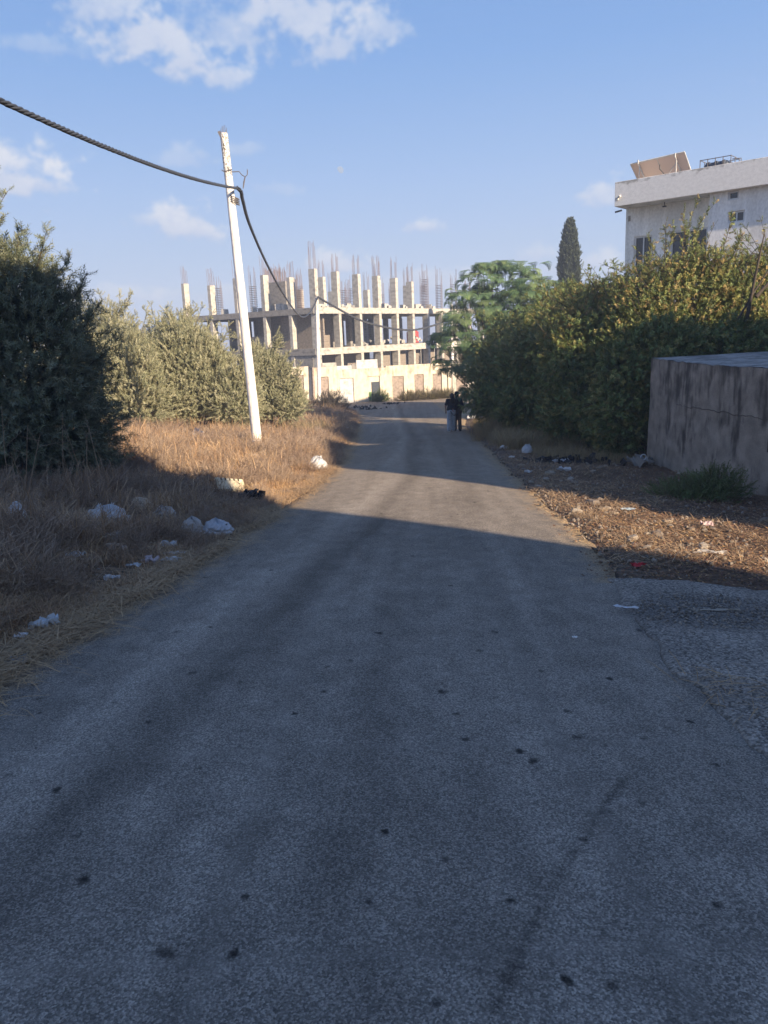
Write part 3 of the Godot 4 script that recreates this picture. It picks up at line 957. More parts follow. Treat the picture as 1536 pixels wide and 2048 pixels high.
func make_house() -> void:
	var t := thing("white_house", "white plastered flat-roofed house with stained parapet behind the yellowing shrubs", "house", HO)
	var wall := matte(Color(1, 1, 1), 0.9)
	wall.albedo_texture = streak_image(512, 256, Color(0.94, 0.935, 0.925), Color(0.60, 0.60, 0.58), 0.25, 0.3, 51, 0.04)
	var par := matte(Color(1, 1, 1), 0.92)
	par.albedo_texture = streak_image(1024, 96, Color(0.93, 0.92, 0.90), Color(0.48, 0.46, 0.43), 0.6, 0.16, 52, 0.05)
	# right-hand block flush with the front, left-hand block set back under the roof
	holed_wall(t, 3.86, 16.0, -4.0, 6.72, 0.35, 0.6, [[4.56, 4.98, 6.36, 6.70], [4.60, 5.24, 5.50, 5.94], [8.5, 10.2, 4.2, 5.5]], wall)
	holed_wall(t, 0.0, 3.85, -4.0, 6.715, 1.2, 1.45, [[0.40, 1.22, 3.6, 5.52], [2.02, 3.56, 3.6, 5.56]], wall)
	part("return_wall", h_box(3.86, 4.1, -4.0, 6.72, 0.602, 1.45, wall), t)
	part("side_wall", h_box(0.0, 0.25, -4.0, 6.60, 1.452, 10.0, wall), t)
	part("side_wall", h_box(15.75, 16.0, -4.0, 6.70, 0.602, 10.0, wall), t)
	part("back_wall", h_box(0.26, 15.74, -4.0, 6.60, 9.75, 10.0, wall), t)
	for y in [0.2, 3.4]:
		part("floor", h_box(0.252, 15.74, y - 0.2, y, 1.46, 9.74, M.concrete_gray), t)
	part("roof_slab", h_box(0.02, 16.3, 6.722, 6.95, 0.02, 10.3, M.white_paint), t)
	part("parapet", h_box(0.0, 16.32, 6.705, 7.68, -0.002, 0.2, par), t)
	part("parapet", h_box(-0.002, 0.2, 6.703, 7.678, 0.203, 10.3, par), t)
	part("parapet", h_box(0.203, 16.3, 6.953, 7.676, 10.1, 10.32, par), t)
	house_window(t, 0.40, 1.22, 3.6, 5.52, 1.2, 1)
	house_window(t, 2.02, 3.56, 3.6, 5.56, 1.2, 1)
	house_window(t, 4.56, 4.98, 6.36, 6.70, 0.35, 0)
	house_window(t, 4.60, 5.24, 5.50, 5.94, 0.35, 1)
	house_window(t, 8.5, 10.2, 4.2, 5.5, 0.35, 1)
	part("balcony_slab", h_box(0.0, 3.85, 3.38, 3.58, 0.0, 1.19, M.white_paint), t)
	part("balcony_front", h_box(0.0, 3.85, 2.6, 3.375, 0.0, 0.15, wall), t)
	part("skirting_band", h_box(3.862, 16.0, 3.36, 3.56, 0.30, 0.349, M.white_paint), t)
	var lamp := MB.new()
	lamp.tube([hp(0.16, 7.06, -0.02), hp(0.30, 7.09, -0.10)], [0.035, 0.05], 8)
	lamp.box(Transform3D(Basis(HP, Vector3.UP, HN), hp(0.12, 7.0, -0.035)), Vector3(0.12, 0.10, 0.06))
	part("security_camera", lamp.mesh(M.white_paint), t)
	var pipe := MB.new()
	pipe.tube([hp(0.02, 6.62, 0.7), hp(-0.28, 6.58, 0.7)], [0.04, 0.04], 8)
	part("drain_pipe", pipe.mesh(M.steel), t)
	var hook := MB.new()
	hook.bar(hp(1.9, 6.70, 0.7), hp(1.9, 6.55, 0.7), 0.02)
	hook.box(Transform3D(Basis(HP, Vector3.UP, HN), hp(1.9, 6.53, 0.7)), Vector3(0.14, 0.05, 0.1))
	part("ceiling_lamp", hook.mesh(M.black), t)
	var vent := MB.new()
	vent.box(Transform3D(Basis(HP, Vector3.UP, HN), hp(0.16, 6.3, 1.19)), Vector3(0.1, 0.22, 0.03))
	part("meter_box", vent.mesh(M.concrete_gray), t)

	# solar panels on their stand, seen from behind
	var s := thing("solar_panel", "tilted solar panel pair on the white house roof, back side showing", "solar panel", HO)
	var back := matte(lin(0.60, 0.47, 0.40), 0.7)
	for k in 2:
		var a := 0.10 + k * 1.17
		var p0 := hp(a, 8.57 + k * 0.05, 1.3)
		var p1 := hp(a + 1.15, 8.62 + k * 0.05, 1.3)
		var q0 := hp(a + 0.02, 7.72, 2.5)
		var q1 := hp(a + 1.17, 7.74, 2.5)
		var nrm := (p1 - p0).cross(q0 - p0).normalized() * 0.02
		var b := MB.new()
		b.quad(p0, p1, q1, q0, nrm)
		b.quad(p0 - nrm * 2, p1 - nrm * 2, q1 - nrm * 2, q0 - nrm * 2, -nrm)
		part("panel", b.mesh(back), s)
		var fr := MB.new()
		for e in [[p0, p1], [p1, q1], [q1, q0], [q0, p0]]:
			fr.bar(e[0] - nrm, e[1] - nrm, 0.028)
		part("frame", fr.mesh(M.white_paint), s)
	for a in [0.45, 2.05]:
		var b := MB.new()
		b.bar(hp(a, 8.52, 1.27), hp(a, 7.70, 2.42), 0.03)
		b.bar(hp(a, 8.66, 1.26), hp(a, 8.5, 1.26), 0.035)
		b.bar(hp(a, 8.40, 1.42), hp(a, 6.96, 1.42), 0.025)
		b.bar(hp(a, 7.2, 1.42), hp(a, 7.85, 2.2), 0.022)
		part("support", b.mesh(M.white_paint), s)
	var br := MB.new()
	br.bar(hp(2.05, 8.3, 1.42), hp(1.3, 7.5, 1.6), 0.02)
	part("brace", br.mesh(M.white_paint), s)
	var wr := MB.new()
	wr.tube([hp(1.35, 8.36, 1.42), hp(1.3, 8.2, 1.50), hp(1.42, 8.02, 1.70), hp(1.5, 7.8, 2.1)], [0.012, 0.012, 0.012, 0.012], 4)
	part("wire", wr.mesh(M.black), s)

	var w := thing("water_tank", "dark blue plastic water tank in a metal cage on the white house roof", "water tank", HO)
	var tb := MB.new()
	tb.bevel_box(Transform3D(Basis(HP, Vector3.UP, HN), hp(3.8, 7.50, 1.5)), Vector3(1.0, 1.05, 0.9), 0.09)
	for i in 3:
		tb.bevel_box(Transform3D(Basis(HP, Vector3.UP, HN), hp(3.5 + i * 0.3, 7.50, 1.5)), Vector3(0.14, 1.09, 0.96), 0.03)
	part("tank", tb.mesh(matte(lin(0.045, 0.06, 0.09), 0.4)), w)
	var cg := MB.new()
	for yy in [7.0, 7.5, 7.82, 8.14]:
		for e in [[3.2, 0.98, 4.4, 0.98], [4.4, 0.98, 4.4, 2.02], [4.4, 2.02, 3.2, 2.02], [3.2, 2.02, 3.2, 0.98]]:
			cg.bar(hp(e[0], yy, e[1]), hp(e[2], yy, e[3]), 0.016)
	for e in [[3.2, 0.98], [3.5, 0.975], [3.8, 0.975], [4.1, 0.975], [4.4, 0.98], [4.4, 1.5], [4.4, 2.02], [3.2, 2.02], [3.2, 1.5]]:
		cg.bar(hp(e[0], 6.95, e[1]), hp(e[0], 8.16, e[1]), 0.018)
	part("cage", cg.mesh(M.steel), w)
	var rail := MB.new()
	rail.tube([hp(4.42, 8.02, 1.1), hp(4.75, 8.0, 1.1), hp(4.78, 7.6, 1.1)], [0.018, 0.018, 0.018], 6)
	part("pipe", rail.mesh(M.steel), w)

# ------------------------------------------------------------------ the concrete tank beside the road
func make_tank() -> void:
	var t := thing("concrete_tank", "low grey concrete tank with black rain streaks beside the road on the right", "tank", Vector3(6.12, 0, -12.2))
	var z0 := -5.3
	var z1 := 5.3
	var st := matte(Color(1, 1, 1), 0.93, null, 0.5)
	st.albedo_texture = streak_image(1024, 256, Color(0.55, 0.515, 0.475), Color(0.19, 0.175, 0.165), 0.66, 0.95, 61, 0.18)
	st.normal_enabled = false
	var p := PackedVector3Array()
	var c := PackedColorArray()
	var uv := PackedVector2Array()
	var rows := 22
	var cols := 120
	for i in rows:
		for j in cols:
			var z := lerpf(z0, z1, float(j) / (cols - 1))
			var f := float(i) / (rows - 1)
			var top := 0.90 + 0.02 * sin(z * 0.8) + fine.get_noise_1d(z * 130.0) * 0.03
			var y := lerpf(-1.75, top, f)
			var x := fine.get_noise_2d(z * 40.0, y * 40.0) * 0.018
			p.append(Vector3(x - 0.09 * (1.0 - f) * 0.3, y, z))
			c.append(Color(1, 1, 1))
			uv.append(Vector2((z - z0) / (z1 - z0), 1.0 - (y + 1.4) / 2.35))
	var b := MB.new()
	b.grid(p, c, uv, rows, cols, Vector3.LEFT)
	part("front_wall", b.mesh(st), t)
	var ends := MB.new()
	for s in [z0, z1]:
		ends.quad(Vector3(0, -1.75, s), Vector3(4.6, -1.75, s), Vector3(4.6, 0.9, s), Vector3(0, 0.9, s), Vector3(0, 0, s))
	ends.quad(Vector3(4.6, -1.75, z0), Vector3(4.6, -1.75, z1), Vector3(4.6, 0.9, z1), Vector3(4.6, 0.9, z0), Vector3.RIGHT)
	part("end_wall", ends.mesh(M.concrete_gray), t)
	p = PackedVector3Array()
	c = PackedColorArray()
	uv = PackedVector2Array()
	for i in 30:
		for j in 60:
			var z := lerpf(z0 - 0.02, z1 + 0.02, j / 59.0)
			var x := 4.62 * i / 29.0
			if i == 0:
				x = 0.01 + fine.get_noise_1d(z * 170.0) * 0.02
			p.append(Vector3(x, 0.905 + fine.get_noise_1d(z * 130.0) * 0.03 * (1.0 if i < 2 else 0.0) + fine.get_noise_2d(x * 60.0, z * 60.0) * 0.012 + 0.02 * sin(z * 0.8) + i * 0.003, z))
			c.append(Color(0.50, 0.465, 0.42) * (0.8 + 0.5 * noise.get_noise_2d(x * 60.0, z * 60.0)))
			uv.append(Vector2(x, z))
	var r := MB.new()
	r.grid(p, c, uv, 30, 60, Vector3.UP)
	part("flat_roof", r.mesh(matte(Color(1, 1, 1), 0.95, M.mott, 1.3, M.grit, 1.0)), t)
	var hatch := MB.new()
	hatch.box(Transform3D(Basis(), Vector3(-0.02, -0.03, 0.51)), Vector3(0.05, 0.72, 0.62))
	part("hatch", hatch.mesh(matte(lin(0.10, 0.08, 0.065), 0.8, M.mott, 0.5)), t)
	var ck := MB.new()
	var pts := []
	for i in 40:
		var z := lerpf(-3.7, 0.4, i / 39.0)
		pts.append(Vector3(-0.012, 0.10 + z * 0.02 + fine.get_noise_1d(z * 160.0) * 0.05, z))
	var rr := []
	for i in 40:
		rr.append(0.006)
	ck.tube(pts, rr, 4)
	part("crack", ck.mesh(matte(lin(0.10, 0.09, 0.08), 0.95)), t)
	# set-back garden wall behind the shrubs
	var g := thing("plot_wall", "dark brown plastered garden wall behind the shrubs beyond the concrete tank", "wall", Vector3(6.9, 0, -24.5))
	var gb := MB.new()
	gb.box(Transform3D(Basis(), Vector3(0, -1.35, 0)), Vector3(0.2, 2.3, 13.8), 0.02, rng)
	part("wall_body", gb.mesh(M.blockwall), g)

# the building that we stand beside; its shadow lies over the near road
func make_near_building() -> void:
	var az := Vector3(0.682, 0, 0.7314)      # towards the sun along the ground
	var side := Vector3(-0.7314, 0, 0.682)
	var o := Vector3(3.2, 0, -6.2) + az * 15.0
	var t := thing("apartment_building", "plain plastered apartment block beside the road behind the viewer", "building", o)
	var b := MB.new()
	b.box(Transform3D(Basis(side, Vector3.UP, side.cross(Vector3.UP)), side * 5.5 + az * 5.0 + Vector3(0, 5.5, 0)), Vector3(11.0, 14.4, 10.0))
	part("wall", b.mesh(M.white_paint), t)
	var rf := MB.new()
	rf.box(Transform3D(Basis(side, Vector3.UP, side.cross(Vector3.UP)), side * 5.5 + az * 5.0 + Vector3(0, 12.9, 0)), Vector3(11.0, 0.38, 10.0))
	part("roof_slab", rf.mesh(M.concrete_gray), t)
	# unseen house added beyond the tank on the right to shade verge and road
	var h := thing("added_shade_house", "plain unseen two-storey house added behind the concrete tank to shade the road", "house", Vector3(13.0, -1.2, -4.2))
	var hb := MB.new()
	hb.box(Transform3D(Basis(), Vector3(4.0, 2.6, 0.0)), Vector3(8.0, 6.0, 9.8))
	part("wall", hb.mesh(M.white_paint), h)
	# roof hipped so that its shadow edge slants across the road
	var hr := MB.new()
	var prof := [Vector3(0, 5.603, 4.9), Vector3(0, 8.5, 1.9), Vector3(0, 8.5, -4.9), Vector3(0, 5.603, -4.9)]
	var along := Vector3(8.0, 0, 0)
	for i in 4:
		var p: Vector3 = prof[i]
		var q: Vector3 = prof[(i + 1) % 4]
		hr.quad(p, q, q + along, p + along, (p + q) * 0.5 - Vector3(0, 6.5, -1.0))
	hr.quad(prof[0], prof[1], prof[2], prof[3], Vector3.LEFT)
	hr.quad(prof[0] + along, prof[1] + along, prof[2] + along, prof[3] + along, Vector3.RIGHT)
	part("roof", hr.mesh(M.concrete_gray), h)

# ------------------------------------------------------------------ beyond the frame building
func make_far_things() -> void:
	# red tank on a flat roof seen through the open storey
	var hs := thing("flat_roofed_house", "far flat-roofed house glimpsed through the open floor of the frame", "house", Vector3(8.0, 0, -128.0))
	var b := MB.new()
	b.box(Transform3D(Basis(Vector3.UP, 0.5), Vector3(2.0, -1.8, 0)), Vector3(14.0, 4.2, 10.0))
	part("wall", b.mesh(M.concrete), hs)
	var wn := MB.new()
	for i in 4:
		wn.box(Transform3D(Basis(Vector3.UP, 0.5), Vector3(2.0, -1.0, 0) + Basis(Vector3.UP, 0.5) * Vector3(-4.8 + i * 3.2, 0.3, 5.0)), Vector3(1.1, 1.2, 0.1))
	part("window", wn.mesh(M.glass), hs)
	var rt := MB.new()
	rt.tube([Vector3(0, 0, 0), Vector3(0, 2.0, 0), Vector3(0, 2.3, 0), Vector3(0, 2.4, 0)], [0.95, 0.95, 0.6, 0.2], 18)
	lone("red_tank", rt.mesh(matte(lin(0.42, 0.06, 0.05), 0.5)), "red barrel tank seen between columns of the concrete frame", "tank", Vector3(5.55, 0.3, -123.0))
	var shed := MB.new()
	shed.box(Transform3D(Basis(Vector3.UP, 0.25), Vector3(0, 1.0, 0)), Vector3(6.0, 2.0, 4.0))
	shed.box(Transform3D(Basis(Vector3.UP, 0.25) * Basis(Vector3.BACK, 0.10), Vector3(0, 2.2, 0)), Vector3(6.6, 0.15, 4.6))
	lone("white_shed", shed.mesh(M.white_paint), "white tin-roofed shed behind the left side of the concrete frame", "shed", Vector3(-22.5, -3.9, -92.0))
	# the pale daytime moon: sunlit side of a ball, its sunlight painted as glow
	var mb := MB.new()
	var pole := SUN_TOWARDS.normalized()
	var e1 := pole.cross(Vector3.UP).normalized()
	var e2 := pole.cross(e1)
	for i in 10:
		for k in 24:
			var q := []
			for c in [[0, 0], [0, 1], [1, 1], [1, 0]]:
				var th: float = (i + c[0]) / 10.0 * 1.52
				var ph: float = (k + c[1]) / 24.0 * TAU
				q.append((pole * cos(th) + (e1 * cos(ph) + e2 * sin(ph)) * sin(th)) * 2.4)
			mb.quad(q[0], q[1], q[2], q[3], q[0] + q[2])
	var mm := StandardMaterial3D.new()
	mm.albedo_color = Color(0, 0, 0)
	mm.emission_enabled = true
	mm.emission = lin(0.20, 0.235, 0.30)
	lone("sky_moon", mb.mesh(mm), "faint gibbous daytime moon high above the concrete frame", "moon", Vector3(-20.7, 114.7, -565.3))
	# tree line far out on the plain
	var r := RandomNumberGenerator.new()
	r.seed = 77
	var leafm := puff_mesh(r, 26, 0.5)
	var pl := []
	var cl := PackedColorArray()
	for i in 2600:
		var z := -r.randf_range(160.0, 900.0)
		var x := r.randf_range(-0.62, 0.62) * -z
		if absf(x) < 30.0 and z > -200.0:
			continue
		var s := r.randf_range(2.5, 5.5)
		pl.append(Transform3D(Basis(Vector3.UP, r.randf() * TAU).scaled(Vector3(s, s * r.randf_range(0.6, 1.0), s)), Vector3(x, road_y(z) + s * 0.3, z)))
		var k := r.randf_range(0.7, 1.2)
		cl.append(Color(0.07 * k, 0.085 * k, 0.05 * k))
	var far := copies("far_trees", leafm, pl, cl, self)
	tag(far, "distant olive groves and trees on the plain beyond the buildings", "trees")
	for i in 10:
		var z := -r.randf_range(170.0, 520.0)
		var x := r.randf_range(-0.45, 0.45) * -z
		var w := r.randf_range(8, 16)
		var h := r.randf_range(3.5, 8.0)
		var hb := MB.new()
		hb.box(Transform3D(Basis(Vector3.UP, r.randf() * 3.0), Vector3(0, h / 2, 0)), Vector3(w, h, w * 0.7))
		lone("distant_house", hb.mesh(M.white_paint if i % 2 else M.concrete), "pale distant house on the plain beyond the concrete frame", "house", Vector3(x, road_y(z) - 0.3, z), "distant houses on the plain")

# ------------------------------------------------------------------ poles and twisted cables
func make_pole(called: String, label: String, base: Vector3, top: Vector3, r0: float, r1: float, mat: Material) -> Node3D:
	var t := thing(called, label, "pole", base, "white concrete poles of the cable line")
	var b := MB.new()
	var pts := []
	var rad := []
	for i in 40:
		var f := i / 39.0
		pts.append((top - base) * f + Vector3(0, -0.4 * (1.0 - f), 0))
		rad.append(lerpf(r0, r1, f) + fine.get_noise_1d(i * 40.0) * 0.002)
	b.tube(pts, rad, 22)
	part("shaft", b.mesh(mat), t)
	return t

func pole_image() -> ImageTexture:
	var im := Image.create(128, 1024, false, Image.FORMAT_RGB8)
	var a := FastNoiseLite.new()
	a.seed = 91
	a.frequency = 1.0
	a.fractal_type = FastNoiseLite.FRACTAL_FBM
	a.fractal_octaves = 4
	for y in 1024:
		for x in 128:
			# the texture meets itself round the pole
			var an := x / 128.0 * TAU
			var q := Vector2(cos(an), sin(an))
			var low := y / 1024.0
			var k := 0.80 + a.get_noise_3d(q.x * 2.0, q.y * 2.0, low * 30.0) * 0.16
			var spot := a.get_noise_3d(q.x * 3.0 + 9.0, q.y * 3.0, low * 160.0)
			var lower := smoothstep(0.26, 0.02, low)
			var dark := smoothstep(0.42 - lower * 0.38, 0.50 - lower * 0.34, spot)
			var col := Color(0.97, 0.955, 0.93) * k * 1.16
			col = col.lerp(Color(0.30, 0.28, 0.25), dark * (0.35 + 0.6 * lower))
			im.set_pixel(x, y, Color(minf(col.r, 1), minf(col.g, 1), minf(col.b, 1)))
	return ImageTexture.create_from_image(im)

func spline(pts: Array, per: int) -> Array:
	var out := []
	for i in pts.size() - 1:
		var a: Vector3 = pts[maxi(i - 1, 0)]
		var b: Vector3 = pts[i]
		var c: Vector3 = pts[i + 1]
		var d: Vector3 = pts[mini(i + 2, pts.size() - 1)]
		for k in per:
			out.append(b.cubic_interpolate(c, a, d, float(k) / per))
	out.append(pts[-1])
	return out

# four insulated cores twisted together along a path
func twisted(called: String, label: String, path: Array, core: float, pitch: float) -> void:
	var t := thing(called, label, "cable", path[0])
	# even steps along the path
	var even := [path[0]]
	var step := pitch / 7.0
	var left := step
	for i in path.size() - 1:
		var a: Vector3 = path[i]
		var b: Vector3 = path[i + 1]
		var l := a.distance_to(b)
		var s := left
		while s <= l:
			even.append(a.lerp(b, s / l))
			s += step
		left = s - l
	even.append(path[-1])
	for k in 4:
		var pts := []
		var rad := []
		for i in even.size():
			var al: Vector3 = (even[mini(i + 1, even.size() - 1)] - even[maxi(i - 1, 0)]).normalized()
			var sd := al.cross(Vector3.UP).normalized()
			var up := sd.cross(al)
			var an := TAU * i / 7.0 + k * TAU / 4.0
			var wob := 1.0 + 0.25 * fine.get_noise_1d(i * 6.0 + k * 700.0)
			pts.append(even[i] + (sd * cos(an) + up * sin(an)) * core * 1.25 * wob - path[0])
			rad.append(core)
		var b := MB.new()
		b.tube(pts, rad, 6)
		part("conductor", b.mesh(M.cable), t)

func make_poles_and_cables() -> void:
	var pm := StandardMaterial3D.new()
	pm.albedo_texture = pole_image()
	pm.roughness = 0.9
	pm.uv1_scale = Vector3(1, -1, 1)
	var p1 := make_pole("utility_pole", "nearest leaning white concrete pole in the dry grass with the cable hooked on", Vector3(-3.34, land(-3.34, -20.8), -20.8), Vector3(-3.61, 6.72, -20.8), 0.135, 0.095, pm)
	var top := Vector3(-3.61, 6.72, -20.8) - p1.position
	var bits := MB.new()
	for i in 7:
		var a := i * 0.9
		var d := Vector3(cos(a), 0, sin(a)) * 0.07
		bits.bar(top + d - Vector3(0, 0.06, 0), top + d * 1.1 + Vector3(0, rng.randf_range(0.05, 0.2), 0), 0.006)
	bits.box(Transform3D(Basis(Vector3.BACK, 0.4), top + Vector3(-0.09, -0.02, 0.02)), Vector3(0.06, 0.14, 0.06))
	part("rebar", bits.mesh(M.steel), p1)
	var hk := MB.new()
	var hc := Vector3(-3.38, 5.80, -20.8) - p1.position
	hk.tube([hc + Vector3(-0.12, 0, 0.1), hc + Vector3(0.10, 0.0, 0.12), hc + Vector3(0.16, -0.08, 0.12), hc + Vector3(0.24, -0.13, 0.12), hc + Vector3(0.30, -0.08, 0.12), hc + Vector3(0.31, 0.04, 0.12)], [0.012, 0.012, 0.012, 0.012, 0.012, 0.012], 5)
	hk.tube([hc + Vector3(0.24, -0.13, 0.12), hc + Vector3(0.20, -0.26, 0.12), hc + Vector3(0.17, -0.40, 0.12)], [0.014, 0.02, 0.012], 5)
	hk.tube([hc + Vector3(-0.08, 0.06, 0.1), hc + Vector3(-0.28, 0.02, 0.1), hc + Vector3(-0.34, 0.06, 0.1)], [0.014, 0.014, 0.012], 5)
	hk.tube([hc + Vector3(-0.16, 0.02, 0.1), hc + Vector3(-0.17, 0.14, 0.1)], [0.012, 0.01], 5)
	part("hook", hk.mesh(M.steel), p1)
	var cp := MB.new()
	for i in 4:
		var f := i * 0.045
		var ring := []
		for k in 13:
			var a := TAU * k / 12.0
			ring.append(Vector3(-3.475 + cos(a) * 0.125, 5.22 - f - 0.05 * cos(a), -20.8 + sin(a) * 0.125) - p1.position)
		var rr := []
		for k in 13:
			rr.append(0.012)
		cp.tube(ring, rr, 5)
	part("tie_wire", cp.mesh(M.steel), p1)

	var p2 := make_pole("utility_pole", "thin white pole standing in front of the long cream wall", Vector3(-4.62, -3.0, -59.5), Vector3(-4.38, 4.82, -59.5), 0.15, 0.11, pm)
	var b2 := MB.new()
	b2.bar(Vector3(0.1, 7.9, 0.0), Vector3(0.42, 7.72, 0.2), 0.03)
	part("bracket", b2.mesh(M.steel), p2)
	make_pole("utility_pole", "farthest white pole beside the end of the cream wall, behind the tree's fronds", Vector3(6.23, -3.4, -66.0), Vector3(6.27, 4.1, -66.0), 0.15, 0.11, pm)

	var c0 := []
	for i in 60:
		var d := lerpf(20.65, -10.0, i / 59.0)
		c0.append(Vector3(-3.36 - 0.62 * clampf((20.65 - d) / 12.0, 0.0, 1.0) - 0.02 * maxf(0.0, 8.0 - d), 4.1 + pow(d - 3.0, 2.0) * 0.0042, -d))
	twisted("cable", "thick twisted black cable from the upper left sky to the nearest pole", c0, 0.0165, 0.55)
	var c1 := spline([Vector3(-3.36, 5.42, -20.65), Vector3(-3.30, 5.36, -20.9), Vector3(-3.45, 5.36, -22.0), Vector3(-3.91, 5.28, -26.0), Vector3(-4.45, 4.9, -33.0), Vector3(-4.86, 4.28, -41.0), Vector3(-5.08, 3.47, -50.0), Vector3(-4.94, 3.2, -54.0), Vector3(-4.65, 3.69, -57.0), Vector3(-4.26, 4.76, -59.3)], 14)
	twisted("cable", "sagging twisted black cable between the nearest pole and the thin pole by the wall", c1, 0.023, 0.8)
	var c2 := spline([Vector3(-4.26, 4.76, -59.3), Vector3(-3.44, 4.25, -60.0), Vector3(-1.38, 3.08, -61.5), Vector3(0.27, 2.54, -62.5), Vector3(1.9, 2.21, -63.3), Vector3(3.26, 2.17, -64.0), Vector3(5.28, 2.62, -65.3), Vector3(6.22, 3.17, -65.9)], 10)
	twisted("cable", "slack dark cable drooping across the front of the concrete frame", c2, 0.038, 1.2)

# ------------------------------------------------------------------ foliage
func leaf_on(b: MB, at: Vector3, dir: Vector3, wide: Vector3, len: float, width: float, col: Color) -> void:
	# a pointed leaf folded a little along its midrib
	b.col = col
	var up := dir.cross(wide).normalized() * width * 0.22
	var m := at + dir * len * 0.45
	var tip := at + dir * len
	b.tri(at, m + wide * width * 0.5 + up, tip)
	b.tri(at, tip, m - wide * width * 0.5 + up)

# a twig along +Y with leaves standing off it
func sprig_mesh(r: RandomNumberGenerator, n: int, stem: float, len: float, width: float, spread: float, under := 1.0) -> ArrayMesh:
	var b := MB.new()
	b.col = Color(0.85, 0.75, 0.6)
	b.tube([Vector3.ZERO, Vector3(stem * 0.06, stem * 0.55, 0), Vector3(0, stem, stem * 0.05)], [0.004, 0.003, 0.0015], 3, false)
	for i in n:
		var f := 0.12 + 0.88 * (i + r.randf() * 0.6) / n
		var a := i * 2.4 + r.randf() * 0.6
		var out := Vector3(cos(a), 0, sin(a))
		var tilt := spread * r.randf_range(0.7, 1.2)
		var dir := (Vector3.UP * cos(tilt) + out * sin(tilt)).normalized()
		var wide := dir.cross(out.cross(Vector3.UP).cross(dir)).normalized()
		var k := r.randf_range(0.78, 1.2)
		var c := Color(k, k, k) if r.randf() > 0.35 else Color(k * under, k * under, k * under * 0.97)
		leaf_on(b, Vector3(0, stem * f, 0), dir, dir.cross(out).normalized() if absf(dir.dot(out)) < 0.99 else wide, len * r.randf_range(0.75, 1.15), width, c)
	return b.mesh(M.leaf)

func puff_mesh(r: RandomNumberGenerator, n: int, size: float) -> ArrayMesh:
	var b := MB.new()
	for i in n:
		var d := Vector3(r.randfn(), r.randfn(), r.randfn()).normalized()
		var p := d * r.randf_range(0.25, 0.5)
		var w := d.cross(Vector3(r.randfn(), r.randfn(), r.randfn())).normalized()
		var k := r.randf_range(0.7, 1.25)
		leaf_on(b, p - w.cross(d) * size * 0.3, (w.cross(d) + d * 0.3).normalized(), w, size * 0.7, size * 0.45, Color(k, k, k))
	return b.mesh(M.leaf)

# feathery compound leaf along +Y that droops towards +X
func frond_mesh(r: RandomNumberGenerator) -> ArrayMesh:
	var b := MB.new()
	var at := func(t: float) -> Vector3:
		return Vector3(0.34 * t * t, 0.55 * t - 0.33 * t * t * t, 0)
	var pts := []
	for i in 6:
		pts.append(at.call(i / 5.0))
	b.col = Color(0.9, 0.9, 0.6)
	b.tube(pts, [0.005, 0.004, 0.004, 0.003, 0.003, 0.002], 3, false)
	for i in 8:
		var t := 0.22 + i * 0.105
		var p: Vector3 = at.call(t)
		var al: Vector3 = (at.call(t + 0.05) - p).normalized()
		for s in [-1.0, 1.0]:
			var pl := 0.20 * sin(clampf(0.25 + t * 0.85, 0, 1) * PI) + 0.07
			var dir: Vector3 = (al * 0.55 + Vector3(0, -0.15, s)).normalized()
			var nl := 5
			for k in nl:
				var f := (k + 0.6) / nl
				var q: Vector3 = p + dir * pl * f
				for u in [-1.0, 1.0]:
					var ld: Vector3 = (dir * 0.6 + al * u * 0.8 + Vector3(0, -0.25, 0)).normalized()
					var kk := r.randf_range(0.75, 1.2)
					leaf_on(b, q, ld, ld.cross(Vector3.UP).normalized(), 0.062, 0.021, Color(kk, kk, kk))
	return b.mesh(M.leaf)

func facing(dir: Vector3, roll: float, s: float) -> Basis:
	var y := dir.normalized()
	var x := y.cross(Vector3(0.31, 0.2, 0.93)).normalized()
	var z := x.cross(y)
	return (Basis(x, y, z) * Basis(Vector3.UP, roll)).scaled(Vector3.ONE * s)

# leaves through the outer part of a few lobes; returns [places, colours]
func fill(lobes: Array, n: int, r: RandomNumberGenerator, s0: float, s1: float, palette: Array, upward := 0.5, wild := 0.5, depth := 0.45, ground := -99.0) -> Array:
	var pl := []
	var cl := PackedColorArray()
	var total := 0.0
	for l in lobes:
		total += pow(l[1].x * l[1].y * l[1].z, 0.667)
	var tries := 0
	while pl.size() < n and tries < n * 4:
		tries += 1
		var pick := r.randf() * total
		var l: Array = lobes[0]
		for q in lobes:
			pick -= pow(q[1].x * q[1].y * q[1].z, 0.667)
			if pick <= 0.0:
				l = q
				break
		var d := Vector3(r.randfn(), r.randfn(), r.randfn()).normalized()
		var lump := 1.0 + 0.46 * fine.get_noise_3dv(d * 90.0 + l[0] * 31.0) + 0.22 * fine.get_noise_3dv(d * 230.0 + l[0] * 17.0)
		var f := (1.0 - depth * pow(r.randf(), 1.6)) * lump
		var p: Vector3 = l[0] + d * l[1] * f
		if p.y < ground:
			continue
		var buried := false
		for q in lobes:
			if q != l and ((p - q[0]) / q[1]).length() < 0.62:
				buried = true
				break
		if buried and r.randf() < 0.75:
			continue
		var dir := d * 0.75 + Vector3.UP * upward + Vector3(r.randfn(), r.randfn(), r.randfn()) * wild * 0.6
		pl.append(Transform3D(facing(dir, r.randf() * TAU, r.randf_range(s0, s1)), p))
		var c: Color = palette[r.randi() % palette.size()]
		var k := r.randf_range(0.8, 1.22)
		cl.append(Color(c.r * k, c.g * k, c.b * k))
	return [pl, cl]

